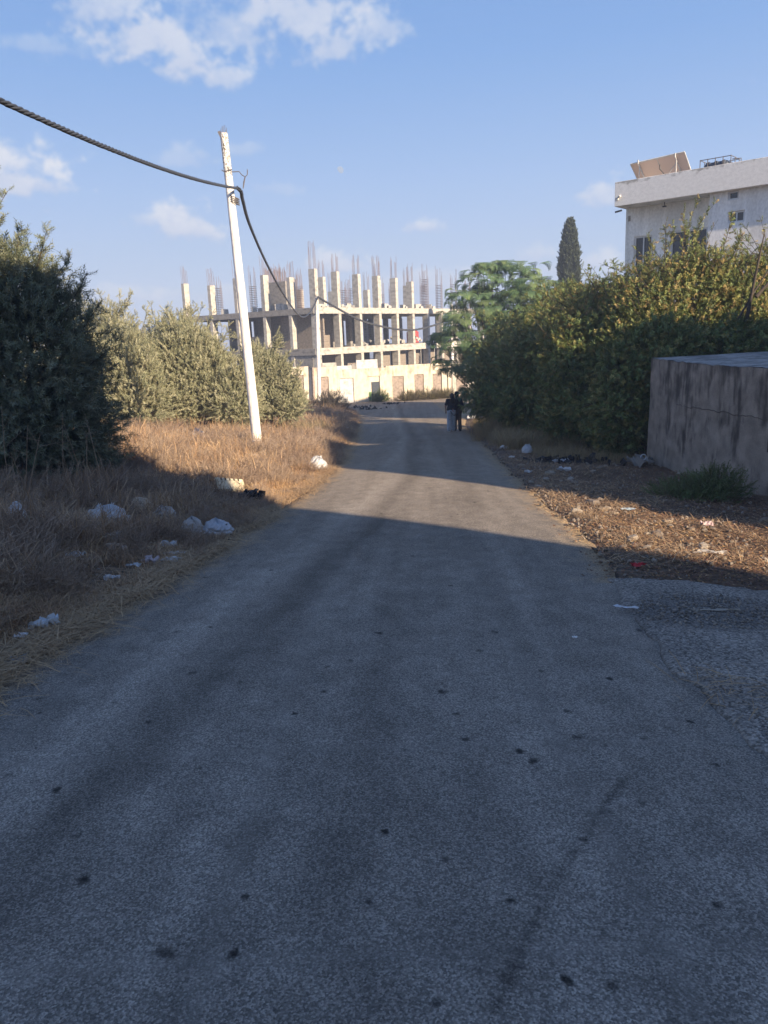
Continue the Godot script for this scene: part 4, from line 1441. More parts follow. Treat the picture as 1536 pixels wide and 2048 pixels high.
func limbs(t: Node3D, base: Vector3, lobes: Array, r0: float, r: RandomNumberGenerator, extra := 3) -> void:
	var b := MB.new()
	for l in lobes:
		for e in extra:
			var goal: Vector3 = l[0] + Vector3(r.randfn(), r.randfn() * 0.6, r.randfn()).normalized() * l[1] * r.randf_range(0.3, 0.85)
			var start := base + Vector3(r.randfn(), 0, r.randfn()) * r0 * 1.2
			var mid := start.lerp(goal, 0.5) + Vector3(r.randfn(), r.randf_range(0.0, 0.6), r.randfn()) * 0.16 * start.distance_to(goal) * 0.5
			var pts := []
			var rad := []
			for i in 7:
				var f := i / 6.0
				pts.append(start.lerp(mid, f).lerp(mid.lerp(goal, f), f))
				rad.append(maxf(0.006, r0 * (1.0 - f * 0.85) * r.randf_range(0.75, 1.0) * (1.0 if e == 0 else 0.5)))
			b.tube(pts, rad, 6, false)
	part("trunk", b.mesh(M.bark), t)

func shrub(called: String, label: String, category: String, base: Vector3, lobes: Array, n: int, mesh: Mesh, s0: float, s1: float, palette: Array, r: RandomNumberGenerator, trunk := 0.07, upward := 0.5, wild := 0.5, depth := 0.45, group := "") -> Node3D:
	var t := thing(called, label, category, base, group)
	var rel := []
	for l in lobes:
		rel.append([l[0] - base, l[1]])
	limbs(t, Vector3(0, -0.1, 0), rel, trunk, r)
	var f := fill(rel, n, r, s0, s1, palette, upward, wild, depth, 0.0)
	copies("crown", mesh, f[0], f[1], t)
	return t

func with_material(me: ArrayMesh, m: Material) -> ArrayMesh:
	me.surface_set_material(0, m)
	return me

# long upright shoots that break the outline of a shrub
func shoots(t: Node3D, list: Array, mesh: Mesh, r: RandomNumberGenerator, palette: Array, per: int, s: float, stem: float) -> void:
	var b := MB.new()
	var pl := []
	var cl := PackedColorArray()
	for q in list:
		var a: Vector3 = q[0] - t.position
		var e: Vector3 = q[1] - t.position
		var mid := a.lerp(e, 0.55) + Vector3(r.randfn(), r.randfn() * 0.3, r.randfn()) * 0.12 * a.distance_to(e)
		var pts := []
		var rad := []
		for i in 8:
			var f := i / 7.0
			pts.append(a.lerp(mid, f).lerp(mid.lerp(e, f), f))
			rad.append(lerpf(stem, stem * 0.25, f))
		b.tube(pts, rad, 5, false)
		for k in per:
			var f := pow(r.randf_range(0.08, 1.0), 0.8)
			var p := a.lerp(mid, f).lerp(mid.lerp(e, f), f)
			var dir := (e - a).normalized() * 0.7 + Vector3(r.randfn(), r.randfn(), r.randfn()) * 0.55
			pl.append(Transform3D(facing(dir, r.randf() * TAU, s * r.randf_range(0.6, 1.1)), p))
			var c: Color = palette[r.randi() % palette.size()]
			var kk := r.randf_range(0.8, 1.2)
			cl.append(Color(c.r * kk, c.g * kk, c.b * kk))
	part("shoots", b.mesh(M.bark), t).set_meta("kind", "stuff")
	if pl.size():
		copies("shoot_leaves", mesh, pl, cl, t)

func make_trees() -> void:
	var r := RandomNumberGenerator.new()
	r.seed = 404
	var olive := with_material(sprig_mesh(r, 20, 0.20, 0.072, 0.0135, 0.95, 1.9), M.olive_leaf)
	var olive_far := with_material(sprig_mesh(r, 20, 0.26, 0.085, 0.017, 0.75, 1.6), M.olive_leaf)
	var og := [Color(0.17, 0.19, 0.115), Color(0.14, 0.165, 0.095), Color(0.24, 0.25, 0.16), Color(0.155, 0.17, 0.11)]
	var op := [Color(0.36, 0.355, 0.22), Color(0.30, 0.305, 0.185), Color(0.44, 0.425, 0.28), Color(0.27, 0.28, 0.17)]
	# the big shaded olive at the left edge
	var b0 := Vector3(-6.3, land(-6.3, -12.6), -12.6)
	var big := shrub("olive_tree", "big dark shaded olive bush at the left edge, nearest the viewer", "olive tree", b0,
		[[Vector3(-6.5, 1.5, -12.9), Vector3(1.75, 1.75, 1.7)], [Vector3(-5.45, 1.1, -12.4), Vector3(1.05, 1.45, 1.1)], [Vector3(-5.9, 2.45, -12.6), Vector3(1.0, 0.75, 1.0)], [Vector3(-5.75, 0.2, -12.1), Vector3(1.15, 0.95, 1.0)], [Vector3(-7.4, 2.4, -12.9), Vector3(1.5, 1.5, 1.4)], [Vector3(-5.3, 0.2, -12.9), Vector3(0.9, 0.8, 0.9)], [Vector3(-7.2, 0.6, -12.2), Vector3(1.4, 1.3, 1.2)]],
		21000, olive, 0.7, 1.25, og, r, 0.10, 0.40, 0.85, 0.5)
	shoots(big, [[Vector3(-5.3, 2.6, -12.4), Vector3(-4.95, 3.42, -12.4)], [Vector3(-5.6, 2.7, -12.5), Vector3(-5.42, 3.45, -12.5)], [Vector3(-4.9, 2.0, -12.3), Vector3(-4.38, 2.75, -12.3)], [Vector3(-5.0, 2.3, -12.4), Vector3(-4.62, 3.0, -12.4)],
		[Vector3(-4.7, 1.7, -12.3), Vector3(-4.22, 2.25, -12.2)], [Vector3(-6.1, 2.8, -12.5), Vector3(-5.5, 4.0, -12.5)], [Vector3(-6.1, 2.7, -12.6), Vector3(-5.72, 3.6, -12.6)], [Vector3(-6.0, 2.8, -12.4), Vector3(-5.62, 4.25, -12.4)], [Vector3(-4.7, 1.2, -12.3), Vector3(-4.2, 1.55, -12.2)], [Vector3(-5.8, 2.6, -12.3), Vector3(-5.6, 3.2, -12.3)]], olive, r, og, 34, 0.85, 0.012)
	# sunlit olives on the left
	var specs := [
		[Vector3(-9.2, 0, -27.0), [[Vector3(-9.0, 0.75, -27.0), Vector3(1.5, 1.35, 1.5)], [Vector3(-9.7, 0.3, -26.8), Vector3(1.4, 1.5, 1.4)], [Vector3(-8.4, 0.0, -26.6), Vector3(1.2, 1.3, 1.2)]], 5200, "sunlit grey-green olive bush right behind the big dark one"],
		[Vector3(-6.2, 0, -28.5), [[Vector3(-6.95, 0.95, -28.5), Vector3(1.05, 1.45, 1.3)], [Vector3(-6.3, 0.5, -28.4), Vector3(0.85, 1.35, 1.1)], [Vector3(-7.3, 0.2, -28.2), Vector3(1.2, 1.4, 1.2)], [Vector3(-5.3, -0.35, -28.2), Vector3(0.95, 1.05, 1.0)]], 7600, "largest sunlit olive bush left of the nearest pole"],
		[Vector3(-10.6, 0, -31.0), [[Vector3(-10.7, 2.0, -31.0), Vector3(1.3, 1.2, 1.3)], [Vector3(-10.9, 0.9, -31.0), Vector3(1.7, 1.6, 1.6)]], 3200, "olive bush peeping over the others beside the dark one"],
		[Vector3(-8.0, 0, -31.5), [[Vector3(-8.2, 1.5, -31.5), Vector3(1.1, 1.2, 1.1)], [Vector3(-8.0, 0.4, -31.2), Vector3(1.6, 1.5, 1.5)]], 3000, "small olive bush in the gap behind two larger ones"],
		[Vector3(-4.3, 0, -31.5), [[Vector3(-4.75, 0.25, -31.5), Vector3(0.85, 1.1, 1.0)], [Vector3(-4.2, -0.2, -31.4), Vector3(0.8, 1.1, 0.9)], [Vector3(-5.1, -0.5, -31.2), Vector3(0.9, 1.0, 0.9)], [Vector3(-3.75, -0.75, -31.3), Vector3(0.7, 0.8, 0.8)]], 4600, "olive bush right of the nearest pole, before the concrete frame"],
		[Vector3(-13.5, 0, -28.0), [[Vector3(-13.5, 0.9, -28.0), Vector3(2.0, 1.8, 1.8)]], 1800, "olive bush mostly hidden by the dark one at the left edge"]]
	for s in specs:
		var base := Vector3(s[0].x, land(s[0].x, s[0].z), s[0].z)
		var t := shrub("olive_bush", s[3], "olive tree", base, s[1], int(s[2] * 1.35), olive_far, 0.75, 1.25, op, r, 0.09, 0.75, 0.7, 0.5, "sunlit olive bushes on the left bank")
		var sh := []
		for l in s[1]:
			for k in 9:
				var a: float = r.randf() * TAU
				var p: Vector3 = l[0] + Vector3(cos(a) * l[1].x * 0.6, l[1].y * 0.7, sin(a) * l[1].z * 0.6)
				sh.append([p, p + Vector3(cos(a) * 0.45, r.randf_range(0.45, 1.0), sin(a) * 0.3)])
		shoots(t, sh, olive_far, r, op, 16, 0.9, 0.012)

	# chinaberry with its umbrella-like tufts, behind the two walkers
	var cb := Vector3(5.3, land(5.3, -35.5), -35.5)
	var ct := thing("chinaberry_tree", "feathery drooping green tree overhanging the road by the two walkers", "tree", cb)
	var frond := frond_mesh(r)
	var tips := []
	for q in [[4.0, 2.95, -35.5, 0.75], [5.0, 3.7, -35.8, 0.8], [6.35, 4.35, -36.0, 0.85], [6.2, 3.3, -35.2, 0.8], [5.2, 2.7, -35.0, 0.8], [3.7, 1.9, -35.2, 0.8], [7.9, 3.4, -36.0, 0.8], [7.3, 2.6, -35.6, 0.75], [4.4, 1.6, -34.6, 0.8], [5.9, 2.0, -35.0, 0.75], [3.3, 0.75, -35.2, 0.7], [4.1, 0.4, -34.6, 0.8], [3.6, -0.4, -34.4, 0.75], [6.9, 1.7, -35.2, 0.8],
		[5.0, 0.9, -34.2, 0.8], [4.9, 4.0, -36.6, 0.6], [5.9, 4.2, -36.6, 0.6], [7.0, 3.9, -36.5, 0.6], [8.5, 3.0, -36.0, 0.6], [4.3, -0.8, -34.0, 0.7], [5.3, -0.3, -33.8, 0.8], [3.0, 1.5, -35.6, 0.55], [6.0, 0.6, -34.4, 0.8], [5.6, 3.1, -35.6, 0.8], [6.8, 2.9, -35.0, 0.8], [4.6, 2.3, -35.2, 0.8], [7.6, 2.2, -35.0, 0.75], [3.9, 1.1, -34.8, 0.75]]:
		tips.append(q)
	var br := MB.new()
	var pl := []
	var cl := PackedColorArray()
	var sub_tips := []
	for q in tips:
		for k in 3:
			sub_tips.append([q[0] + r.randfn() * 0.4, q[1] + r.randfn() * 0.34, q[2] + r.randfn() * 0.35, q[3] * r.randf_range(0.5, 0.8)])
	for q in sub_tips:
		var c := Vector3(q[0], q[1], q[2]) - cb
		var fork := Vector3(clampf(c.x * 0.3, -0.4, 0.5), clampf(c.y * 0.45, 0.5, 2.6), 0.0)
		var pts := []
		var rad := []
		for i in 8:
			var f := i / 7.0
			pts.append(Vector3(0, -0.2, 0).lerp(fork, f).lerp(fork.lerp(c, f), f))
			rad.append(lerpf(0.05, 0.012, f))
		br.tube(pts, rad, 6, false)
		var nf := 19
		for k in nf:
			var a := r.randf() * TAU
			var lay := pow(r.randf(), 0.7)
			var out := Vector3(cos(a), 0, sin(a))
			var p: Vector3 = c + out * q[3] * 0.95 * r.randf() + Vector3(0, (r.randf() - 0.45) * q[3] * 0.95, 0)
			var s: float = r.randf_range(0.8, 1.3) * minf(q[3] * 1.9, 1.15)
			# the frond droops along its own +X, so +X is turned outward
			var dir := (Vector3.UP * lerpf(0.1, 0.75, lay) + out * 0.75).normalized()
			var x := (out - dir * out.dot(dir)).normalized()
			x = (x * 0.5 - Vector3.UP * 0.6)
			x = (x - dir * x.dot(dir)).normalized()
			pl.append(Transform3D(Basis(x, dir, x.cross(dir)).scaled(Vector3.ONE * s), p))
			var g := r.randf_range(0.8, 1.25)
			cl.append((Color(0.095, 0.165, 0.075) if r.randf() > 0.3 else Color(0.16, 0.225, 0.09)) * g)
	part("trunk", br.mesh(M.bark), ct)
	copies("crown", frond, pl, cl, ct)

	# cypress
	var cy := Vector3(17.5, -3.6, -72.0)
	var tight := with_material(sprig_mesh(r, 20, 0.42, 0.15, 0.055, 0.42), M.leaf)
	var t3 := thing("cypress_tree", "tall narrow dark cypress left of the white house", "cypress", cy)
	var trunk := MB.new()
	trunk.tube([Vector3(0, 0, 0), Vector3(0, 14.5, 0)], [0.2, 0.03], 8)
	part("trunk", trunk.mesh(M.bark), t3)
	pl = []
	cl = PackedColorArray()
	for i in 7500:
		var f := r.randf()
		var y := 0.4 + f * 14.0
		var prof := lut([0.0, 0.5, 1.5, 3.0, 5.0, 8.0, 15.0], [0.02, 0.22, 0.48, 0.72, 0.82, 0.86, 0.7], 15.0 * (1.0 - f))
		var a := r.randf() * TAU
		var lump := 1.0 + 0.45 * fine.get_noise_3d(cos(a) * 90.0, y * 22.0, sin(a) * 70.0) + 0.15 * fine.get_noise_3d(cos(a) * 200.0, y * 90.0, sin(a) * 200.0)
		var rr := prof * lump * (1.0 - 0.5 * pow(r.randf(), 2.0))
		var out := Vector3(cos(a), 0, sin(a))
		pl.append(Transform3D(facing(Vector3.UP * 1.6 + out * 0.5 + Vector3(r.randfn(), 0, r.randfn()) * 0.3, r.randf() * TAU, r.randf_range(0.8, 1.3)), out * rr + Vector3(0, y, 0)))
		var g := r.randf_range(0.75, 1.25)
		cl.append(Color(0.085 * g, 0.105 * g, 0.062 * g))
	copies("crown", tight, pl, cl, t3)

	# yellowing pomegranate shrubs behind the tank
	var pom := with_material(sprig_mesh(r, 15, 0.17, 0.052, 0.026, 1.15), M.leaf)
	var py := [Color(0.24, 0.27, 0.085), Color(0.18, 0.225, 0.075), Color(0.33, 0.30, 0.10), Color(0.155, 0.20, 0.07), Color(0.37, 0.28, 0.11), Color(0.22, 0.25, 0.08)]
	var pd := [Color(0.13, 0.18, 0.055), Color(0.11, 0.155, 0.05), Color(0.18, 0.20, 0.06), Color(0.26, 0.23, 0.075)]
	var poms := [
		[Vector3(7.6, 0, -20.6), [[Vector3(7.6, 2.0, -20.8), Vector3(1.5, 1.3, 1.2)], [Vector3(8.6, 2.25, -21.0), Vector3(1.3, 1.15, 1.2)], [Vector3(7.4, 0.9, -20.2), Vector3(1.6, 1.3, 1.1)]], 7200, py, "tall yellowing shrub with bare twigs in front of the white house"],
		[Vector3(9.8, 0, -20.4), [[Vector3(9.6, 1.9, -20.6), Vector3(1.3, 1.35, 1.2)], [Vector3(10.8, 2.1, -20.6), Vector3(1.4, 1.4, 1.2)], [Vector3(9.9, 0.9, -20.0), Vector3(1.8, 1.2, 1.0)]], 6400, py, "yellow-green shrub at the right edge above the concrete tank"],
		[Vector3(5.7, 0, -22.5), [[Vector3(5.8, 1.5, -22.6), Vector3(1.15, 1.2, 1.1)], [Vector3(6.7, 1.9, -22.4), Vector3(0.9, 1.0, 0.9)], [Vector3(5.9, 0.2, -22.0), Vector3(1.2, 1.2, 1.0)]], 5600, py, "golden-tipped shrub below the cypress"],
		[Vector3(12.5, 0, -19.6), [[Vector3(12.4, 1.4, -19.4), Vector3(1.8, 1.6, 1.2)], [Vector3(11.0, 0.9, -18.6), Vector3(1.7, 0.9, 0.9)]], 3600, pd, "leafy shrub at the far right behind the tank roof"]]
	for s in poms:
		var base := Vector3(s[0].x, land(s[0].x, s[0].z), s[0].z)
		var t := shrub("pomegranate_shrub", s[4], "shrub", base, s[1], int(s[2] * 1.5), pom, 0.75, 1.3, s[3], r, 0.05, 0.25, 1.1, 0.6, "yellowing shrubs behind the concrete tank")
		var sh := []
		for l in s[1]:
			for k in 14:
				var a: float = r.randf() * TAU
				var p: Vector3 = l[0] + Vector3(cos(a) * l[1].x * 0.55, l[1].y * 0.6, sin(a) * l[1].z * 0.55)
				sh.append([p, p + Vector3(cos(a) * 0.7 + r.randfn() * 0.3, r.randf_range(0.35, 1.3), sin(a) * 0.4)])
		shoots(t, sh, pom, r, s[3], 13, 0.9, 0.011)
		if base.x > 7.0 and base.x < 9.0:
			shoots(t, [[Vector3(7.9, 2.8, -20.6), Vector3(8.25, 4.75, -20.6)], [Vector3(8.3, 2.9, -20.7), Vector3(8.72, 4.62, -20.7)], [Vector3(7.4, 2.8, -20.5), Vector3(7.55, 4.1, -20.4)], [Vector3(8.1, 3.0, -20.6), Vector3(7.9, 4.5, -20.6)], [Vector3(8.6, 2.6, -20.6), Vector3(9.05, 4.3, -20.5)], [Vector3(8.9, 2.6, -20.8), Vector3(9.4, 3.9, -20.7)], [Vector3(7.2, 2.4, -20.6), Vector3(7.1, 3.7, -20.6)], [Vector3(8.3, 2.8, -20.9), Vector3(8.45, 4.2, -21.0)], [Vector3(6.6, 2.0, -20.8), Vector3(6.2, 3.3, -20.8)], [Vector3(7.7, 2.8, -20.9), Vector3(7.6, 4.3, -21.0)]], pom, r, py, 36, 0.95, 0.014)
			shoots(t, [[Vector3(8.0, 2.2, -20.2), Vector3(6.95, 3.3, -19.9)], [Vector3(7.6, 2.4, -20.2), Vector3(7.35, 3.9, -20.1)], [Vector3(7.1, 2.3, -20.1), Vector3(6.5, 3.0, -20.0)]], pom, r, py, 7, 0.8, 0.016)
		elif base.x > 9.0 and base.x < 12.0:
			# the bare dark branch that sweeps out to the right
			shoots(t, [[Vector3(7.9, -0.2, -18.6), Vector3(9.55, 3.35, -18.6)], [Vector3(8.7, 1.6, -18.6), Vector3(9.0, 3.6, -18.6)], [Vector3(8.9, 2.2, -18.6), Vector3(9.5, 2.9, -18.5)]], pom, r, py, 0, 0.8, 0.05)

	# dark green mass that hangs over the right verge
	var dk := with_material(sprig_mesh(r, 15, 0.19, 0.062, 0.030, 1.15), M.leaf)
	var dg := [Color(0.145, 0.195, 0.062), Color(0.12, 0.165, 0.052), Color(0.19, 0.225, 0.07), Color(0.27, 0.25, 0.08)]
	var masses := [
		[Vector3(4.9, 0, -29.5), [[Vector3(4.7, 0.2, -29.6), Vector3(1.25, 1.4, 1.5)], [Vector3(5.2, 1.2, -29.8), Vector3(1.1, 1.0, 1.2)], [Vector3(4.5, -0.9, -29.0), Vector3(1.1, 0.9, 1.2)], [Vector3(6.0, 0.5, -31.2), Vector3(1.3, 1.7, 1.2)]], 7000, "dark green bush under the feathery tree by the walkers"],  # last lobe added to shade the walkers
		[Vector3(5.3, 0, -25.5), [[Vector3(5.1, 0.6, -25.6), Vector3(1.1, 1.3, 1.4)], [Vector3(5.6, 1.3, -25.8), Vector3(1.0, 0.95, 1.2)], [Vector3(4.8, -0.6, -25.2), Vector3(1.05, 1.0, 1.2)]], 5200, "dark green bush midway along the right verge"],
		[Vector3(5.8, 0, -21.5), [[Vector3(5.5, 0.4, -21.5), Vector3(1.0, 1.3, 1.3)], [Vector3(6.3, 0.7, -21.2), Vector3(1.0, 1.2, 1.2)], [Vector3(5.4, -0.6, -21.2), Vector3(1.0, 0.9, 1.1)]], 5200, "dark green bush below the golden-tipped shrub"],
		[Vector3(6.4, 0, -18.7), [[Vector3(6.3, 0.3, -18.9), Vector3(0.95, 1.25, 0.8)], [Vector3(6.9, 0.9, -18.8), Vector3(0.9, 0.9, 0.8)], [Vector3(5.9, -0.5, -19.0), Vector3(0.8, 0.9, 0.9)]], 4600, "dark green bush pressed against the far end of the concrete tank"],
		[Vector3(7.2, 0, -27.5), [[Vector3(6.9, 1.5, -27.6), Vector3(1.5, 1.75, 1.5)], [Vector3(8.0, 1.2, -27.0), Vector3(1.4, 1.7, 1.4)], [Vector3(6.6, 0.0, -26.8), Vector3(1.4, 1.4, 1.3)]], 5600, "tall green bush between the golden-tipped shrub and the feathery tree"],
		[Vector3(9.0, 0, -18.6), [[Vector3(8.6, 0.9, -18.7), Vector3(1.5, 0.75, 0.7)], [Vector3(10.3, 1.0, -18.6), Vector3(1.2, 0.7, 0.7)]], 3800, "low green bush along the back of the concrete tank roof"]]
	for s in masses:
		var base := Vector3(s[0].x, land(s[0].x, s[0].z), s[0].z)
		var gt := shrub("green_shrub", s[3], "shrub", base, s[1], int(s[2] * 1.5), dk, 0.75, 1.3, dg, r, 0.05, 0.05, 1.2, 0.6, "dark green shrubs along the right verge")
		var gs := []
		for l in s[1]:
			for k in 7:
				var a: float = r.randf() * TAU
				var p: Vector3 = l[0] + Vector3(cos(a) * l[1].x * 0.7, l[1].y * r.randf_range(-0.3, 0.7), sin(a) * l[1].z * 0.7)
				gs.append([p, p + Vector3(cos(a) * 0.7, r.randf_range(-0.25, 0.7), sin(a) * 0.7)])
		shoots(gt, gs, dk, r, dg, 16, 0.95, 0.009)

	# low weeds
	var weed := with_material(sprig_mesh(r, 16, 0.26, 0.05, 0.018, 0.9), M.leaf)
	var wg := [Color(0.11, 0.16, 0.05), Color(0.14, 0.17, 0.06), Color(0.10, 0.13, 0.045)]
	var w0 := Vector3(4.75, land(4.75, -11.4), -11.4)
	shrub("weed_bush", "low green weed bush against the foot of the concrete tank", "weeds", w0, [[w0 + Vector3(-0.1, 0.05, 0.0), Vector3(0.72, 0.20, 0.45)], [w0 + Vector3(0.35, 0.10, -0.2), Vector3(0.45, 0.26, 0.35)]], 1000, weed, 0.5, 0.9, wg, r, 0.015, 0.5, 0.8, 0.8)
	var spots := [[Vector3(2.4, 0, -61.3), 1.0, 0.55, "weed clump at the foot of the cream wall before the second walled-up door"], [Vector3(3.9, 0, -61.9), 1.2, 0.6, "weed clump at the foot of the cream wall before the rightmost doors"], [Vector3(5.3, 0, -62.6), 0.8, 0.45, "small weed clump where the cream wall meets the white pole"], [Vector3(0.1, 0, -61.5), 0.6, 0.6, "green weed clump at the foot of the dark door"]]
	for i in spots.size():
		var s: Array = spots[i]
		var b := Vector3(s[0].x, road_y(s[0].z) - 0.05, s[0].z)
		shrub("weed_clump", s[3], "weeds", b, [[b + Vector3(0, 0.1, 0), Vector3(s[1], s[2], 0.5)]], 500, weed, 1.0, 1.7, [Color(0.16, 0.13, 0.06), Color(0.12, 0.11, 0.05)] if i < 3 else wg, r, 0.02, 0.8, 0.6, 0.9, "weed clumps along the foot of the cream wall")
	var d0 := Vector3(-3.2, land(-3.2, -50.0), -50.0)
	shrub("thorn_bush", "dark brown thorny bush on the left verge before the thin pole", "shrub", d0, [[d0 + Vector3(0, 0.35, 0), Vector3(1.1, 0.75, 0.9)], [d0 + Vector3(-1.5, 0.1, 0), Vector3(1.2, 0.5, 0.8)]], 1500, weed, 1.0, 1.7, [Color(0.075, 0.062, 0.038), Color(0.10, 0.08, 0.05)], r, 0.03, 0.7, 0.8, 0.8)

# ------------------------------------------------------------------ dry grass, straw and litter
func grass_clump(r: RandomNumberGenerator, blades: int, tall: float, spread: float, width: float, bend: float) -> ArrayMesh:
	var b := MB.new()
	for i in blades:
		var a := r.randf() * TAU
		var out := Vector3(cos(a), 0, sin(a))
		var p := Vector3(r.randfn(), 0, r.randfn()) * spread * 0.5
		var h := tall * r.randf_range(0.45, 1.1)
		var side := out.cross(Vector3.UP).rotated(Vector3.UP, r.randf_range(-0.6, 0.6))
		var w := width * r.randf_range(0.6, 1.2)
		var k := r.randf_range(0.55, 1.2)
		b.col = Color(k, k * r.randf_range(0.92, 1.0), k * r.randf_range(0.82, 1.0))
		var bb := bend * r.randf_range(0.2, 1.3)
		var q0 := p - Vector3(0, 0.03, 0)
		var q1 := p + out * h * bb * 0.25 + Vector3(0, h * 0.5, 0)
		var q2 := p + out * h * bb * 0.7 + Vector3(0, h * lerpf(0.95, 0.75, clampf(bb, 0, 1)), 0)
		var q3 := p + out * h * bb * 1.15 + Vector3(0, h * lerpf(1.25, 0.7, clampf(bb, 0, 1)), 0)
		b.quad(q0 - side * w, q0 + side * w, q1 + side * w * 0.9, q1 - side * w * 0.9)
		b.quad(q1 - side * w * 0.9, q1 + side * w * 0.9, q2 + side * w * 0.6, q2 - side * w * 0.6)
		b.tri(q2 - side * w * 0.6, q2 + side * w * 0.6, q3)
	return b.mesh(M.straw)

func twig_clump(r: RandomNumberGenerator, stems: int, tall: float) -> ArrayMesh:
	var b := MB.new()
	for i in stems:
		var a := r.randf() * TAU
		var out := Vector3(cos(a), 0, sin(a))
		var p := Vector3(r.randfn(), 0, r.randfn()) * tall * 0.25
		var tip := p + out * tall * r.randf_range(0.15, 0.9) + Vector3(0, tall * r.randf_range(0.3, 1.0), 0)
		var mid := p.lerp(tip, 0.5) + Vector3(r.randfn(), r.randf(), r.randfn()) * tall * 0.12
		var k := r.randf_range(0.6, 1.15)
		b.col = Color(k, k, k)
		b.tube([p, mid, tip], [0.0035, 0.0028, 0.0012], 3, false)
		for s in 3:
			var f := r.randf_range(0.35, 0.95)
			var q := p.lerp(mid, f) if f < 0.5 else mid.lerp(tip, f * 2.0 - 1.0)
			b.tube([q, q + Vector3(r.randfn(), absf(r.randfn()) * 0.8, r.randfn()) * tall * 0.16], [0.0022, 0.001], 3, false)
	return b.mesh(M.straw)

func litter_mesh(r: RandomNumberGenerator, n: int, size: float, area: float) -> ArrayMesh:
	# curled dead leaves and chips lying flat
	var b := MB.new()
	for i in n:
		var p := Vector3(r.randf_range(-1, 1), r.randf_range(0.1, 0.6) * size * 0.4, r.randf_range(-1, 1)) * Vector3(area, 1, area)
		var a := r.randf() * TAU
		var d := Vector3(cos(a), r.randf_range(-0.25, 0.4), sin(a)).normalized()
		var w := d.cross(Vector3.UP).rotated(d, r.randf_range(-0.5, 0.5)).normalized()
		var k := r.randf_range(0.45, 1.25)
		var s := size * r.randf_range(0.5, 1.3)
		leaf_on(b, p, d, w, s, s * r.randf_range(0.3, 0.7), Color(k, k * r.randf_range(0.85, 1.0), k * r.randf_range(0.7, 1.0)))
	return b.mesh(M.straw)

func straw_mesh(r: RandomNumberGenerator, n: int, len: float) -> ArrayMesh:
	var b := MB.new()
	for i in n:
		var a := r.randf() * TAU
		var d := Vector3(cos(a), r.randf_range(-0.1, 0.25), sin(a))
		var p := Vector3(r.randfn() * 0.10, r.randf_range(0.004, 0.03), r.randfn() * 0.10)
		var l := len * r.randf_range(0.4, 1.1)
		var w := d.cross(Vector3.UP).normalized() * r.randf_range(0.0015, 0.0032)
		var k := r.randf_range(0.6, 1.2)
		b.col = Color(k, k * 0.96, k * 0.88)
		var m := p + d * l * 0.5 + Vector3(0, 0.012, 0)
		b.quad(p - w, p + w, m + w, m - w)
		b.quad(m - w, m + w, p + d * l + w * 0.5, p + d * l - w * 0.5)
	return b.mesh(M.straw)

func stone_mesh(r: RandomNumberGenerator, flat := 0.6) -> ArrayMesh:
	# a lump with cut faces
	var b := MB.new()
	var ring := []
	var levels := [[-0.35, 0.75], [0.0, 1.0], [0.45, 0.72]]
	var off := []
	for k in 7:
		off.append(r.randf_range(0.72, 1.2))
	for l in levels:
		var row := []
		for k in 7:
			var a := TAU * k / 7.0
			row.append(Vector3(cos(a), 0, sin(a)) * 0.5 * l[1] * off[k] * r.randf_range(0.9, 1.1) + Vector3(0, l[0] * flat * r.randf_range(0.85, 1.15), 0))
		ring.append(row)
	for i in 2:
		for k in 7:
			var k2 := (k + 1) % 7
			b.quad(ring[i][k], ring[i][k2], ring[i + 1][k2], ring[i + 1][k], ring[i][k] + ring[i][k2])
	var top := Vector3(r.randf_range(-0.1, 0.1), 0.55 * flat, r.randf_range(-0.1, 0.1))
	for k in 7:
		b.tri(ring[2][k], ring[2][(k + 1) % 7], top, Vector3.UP)
	return b.mesh(M.stone)

var clearings := []

func in_clearing(x: float, z: float) -> bool:
	for c in clearings:
		if absf(x - c.x) < c.z and z - c.y > -c.z * 0.6 and z - c.y < c.z * 1.8:
			return true
	return false

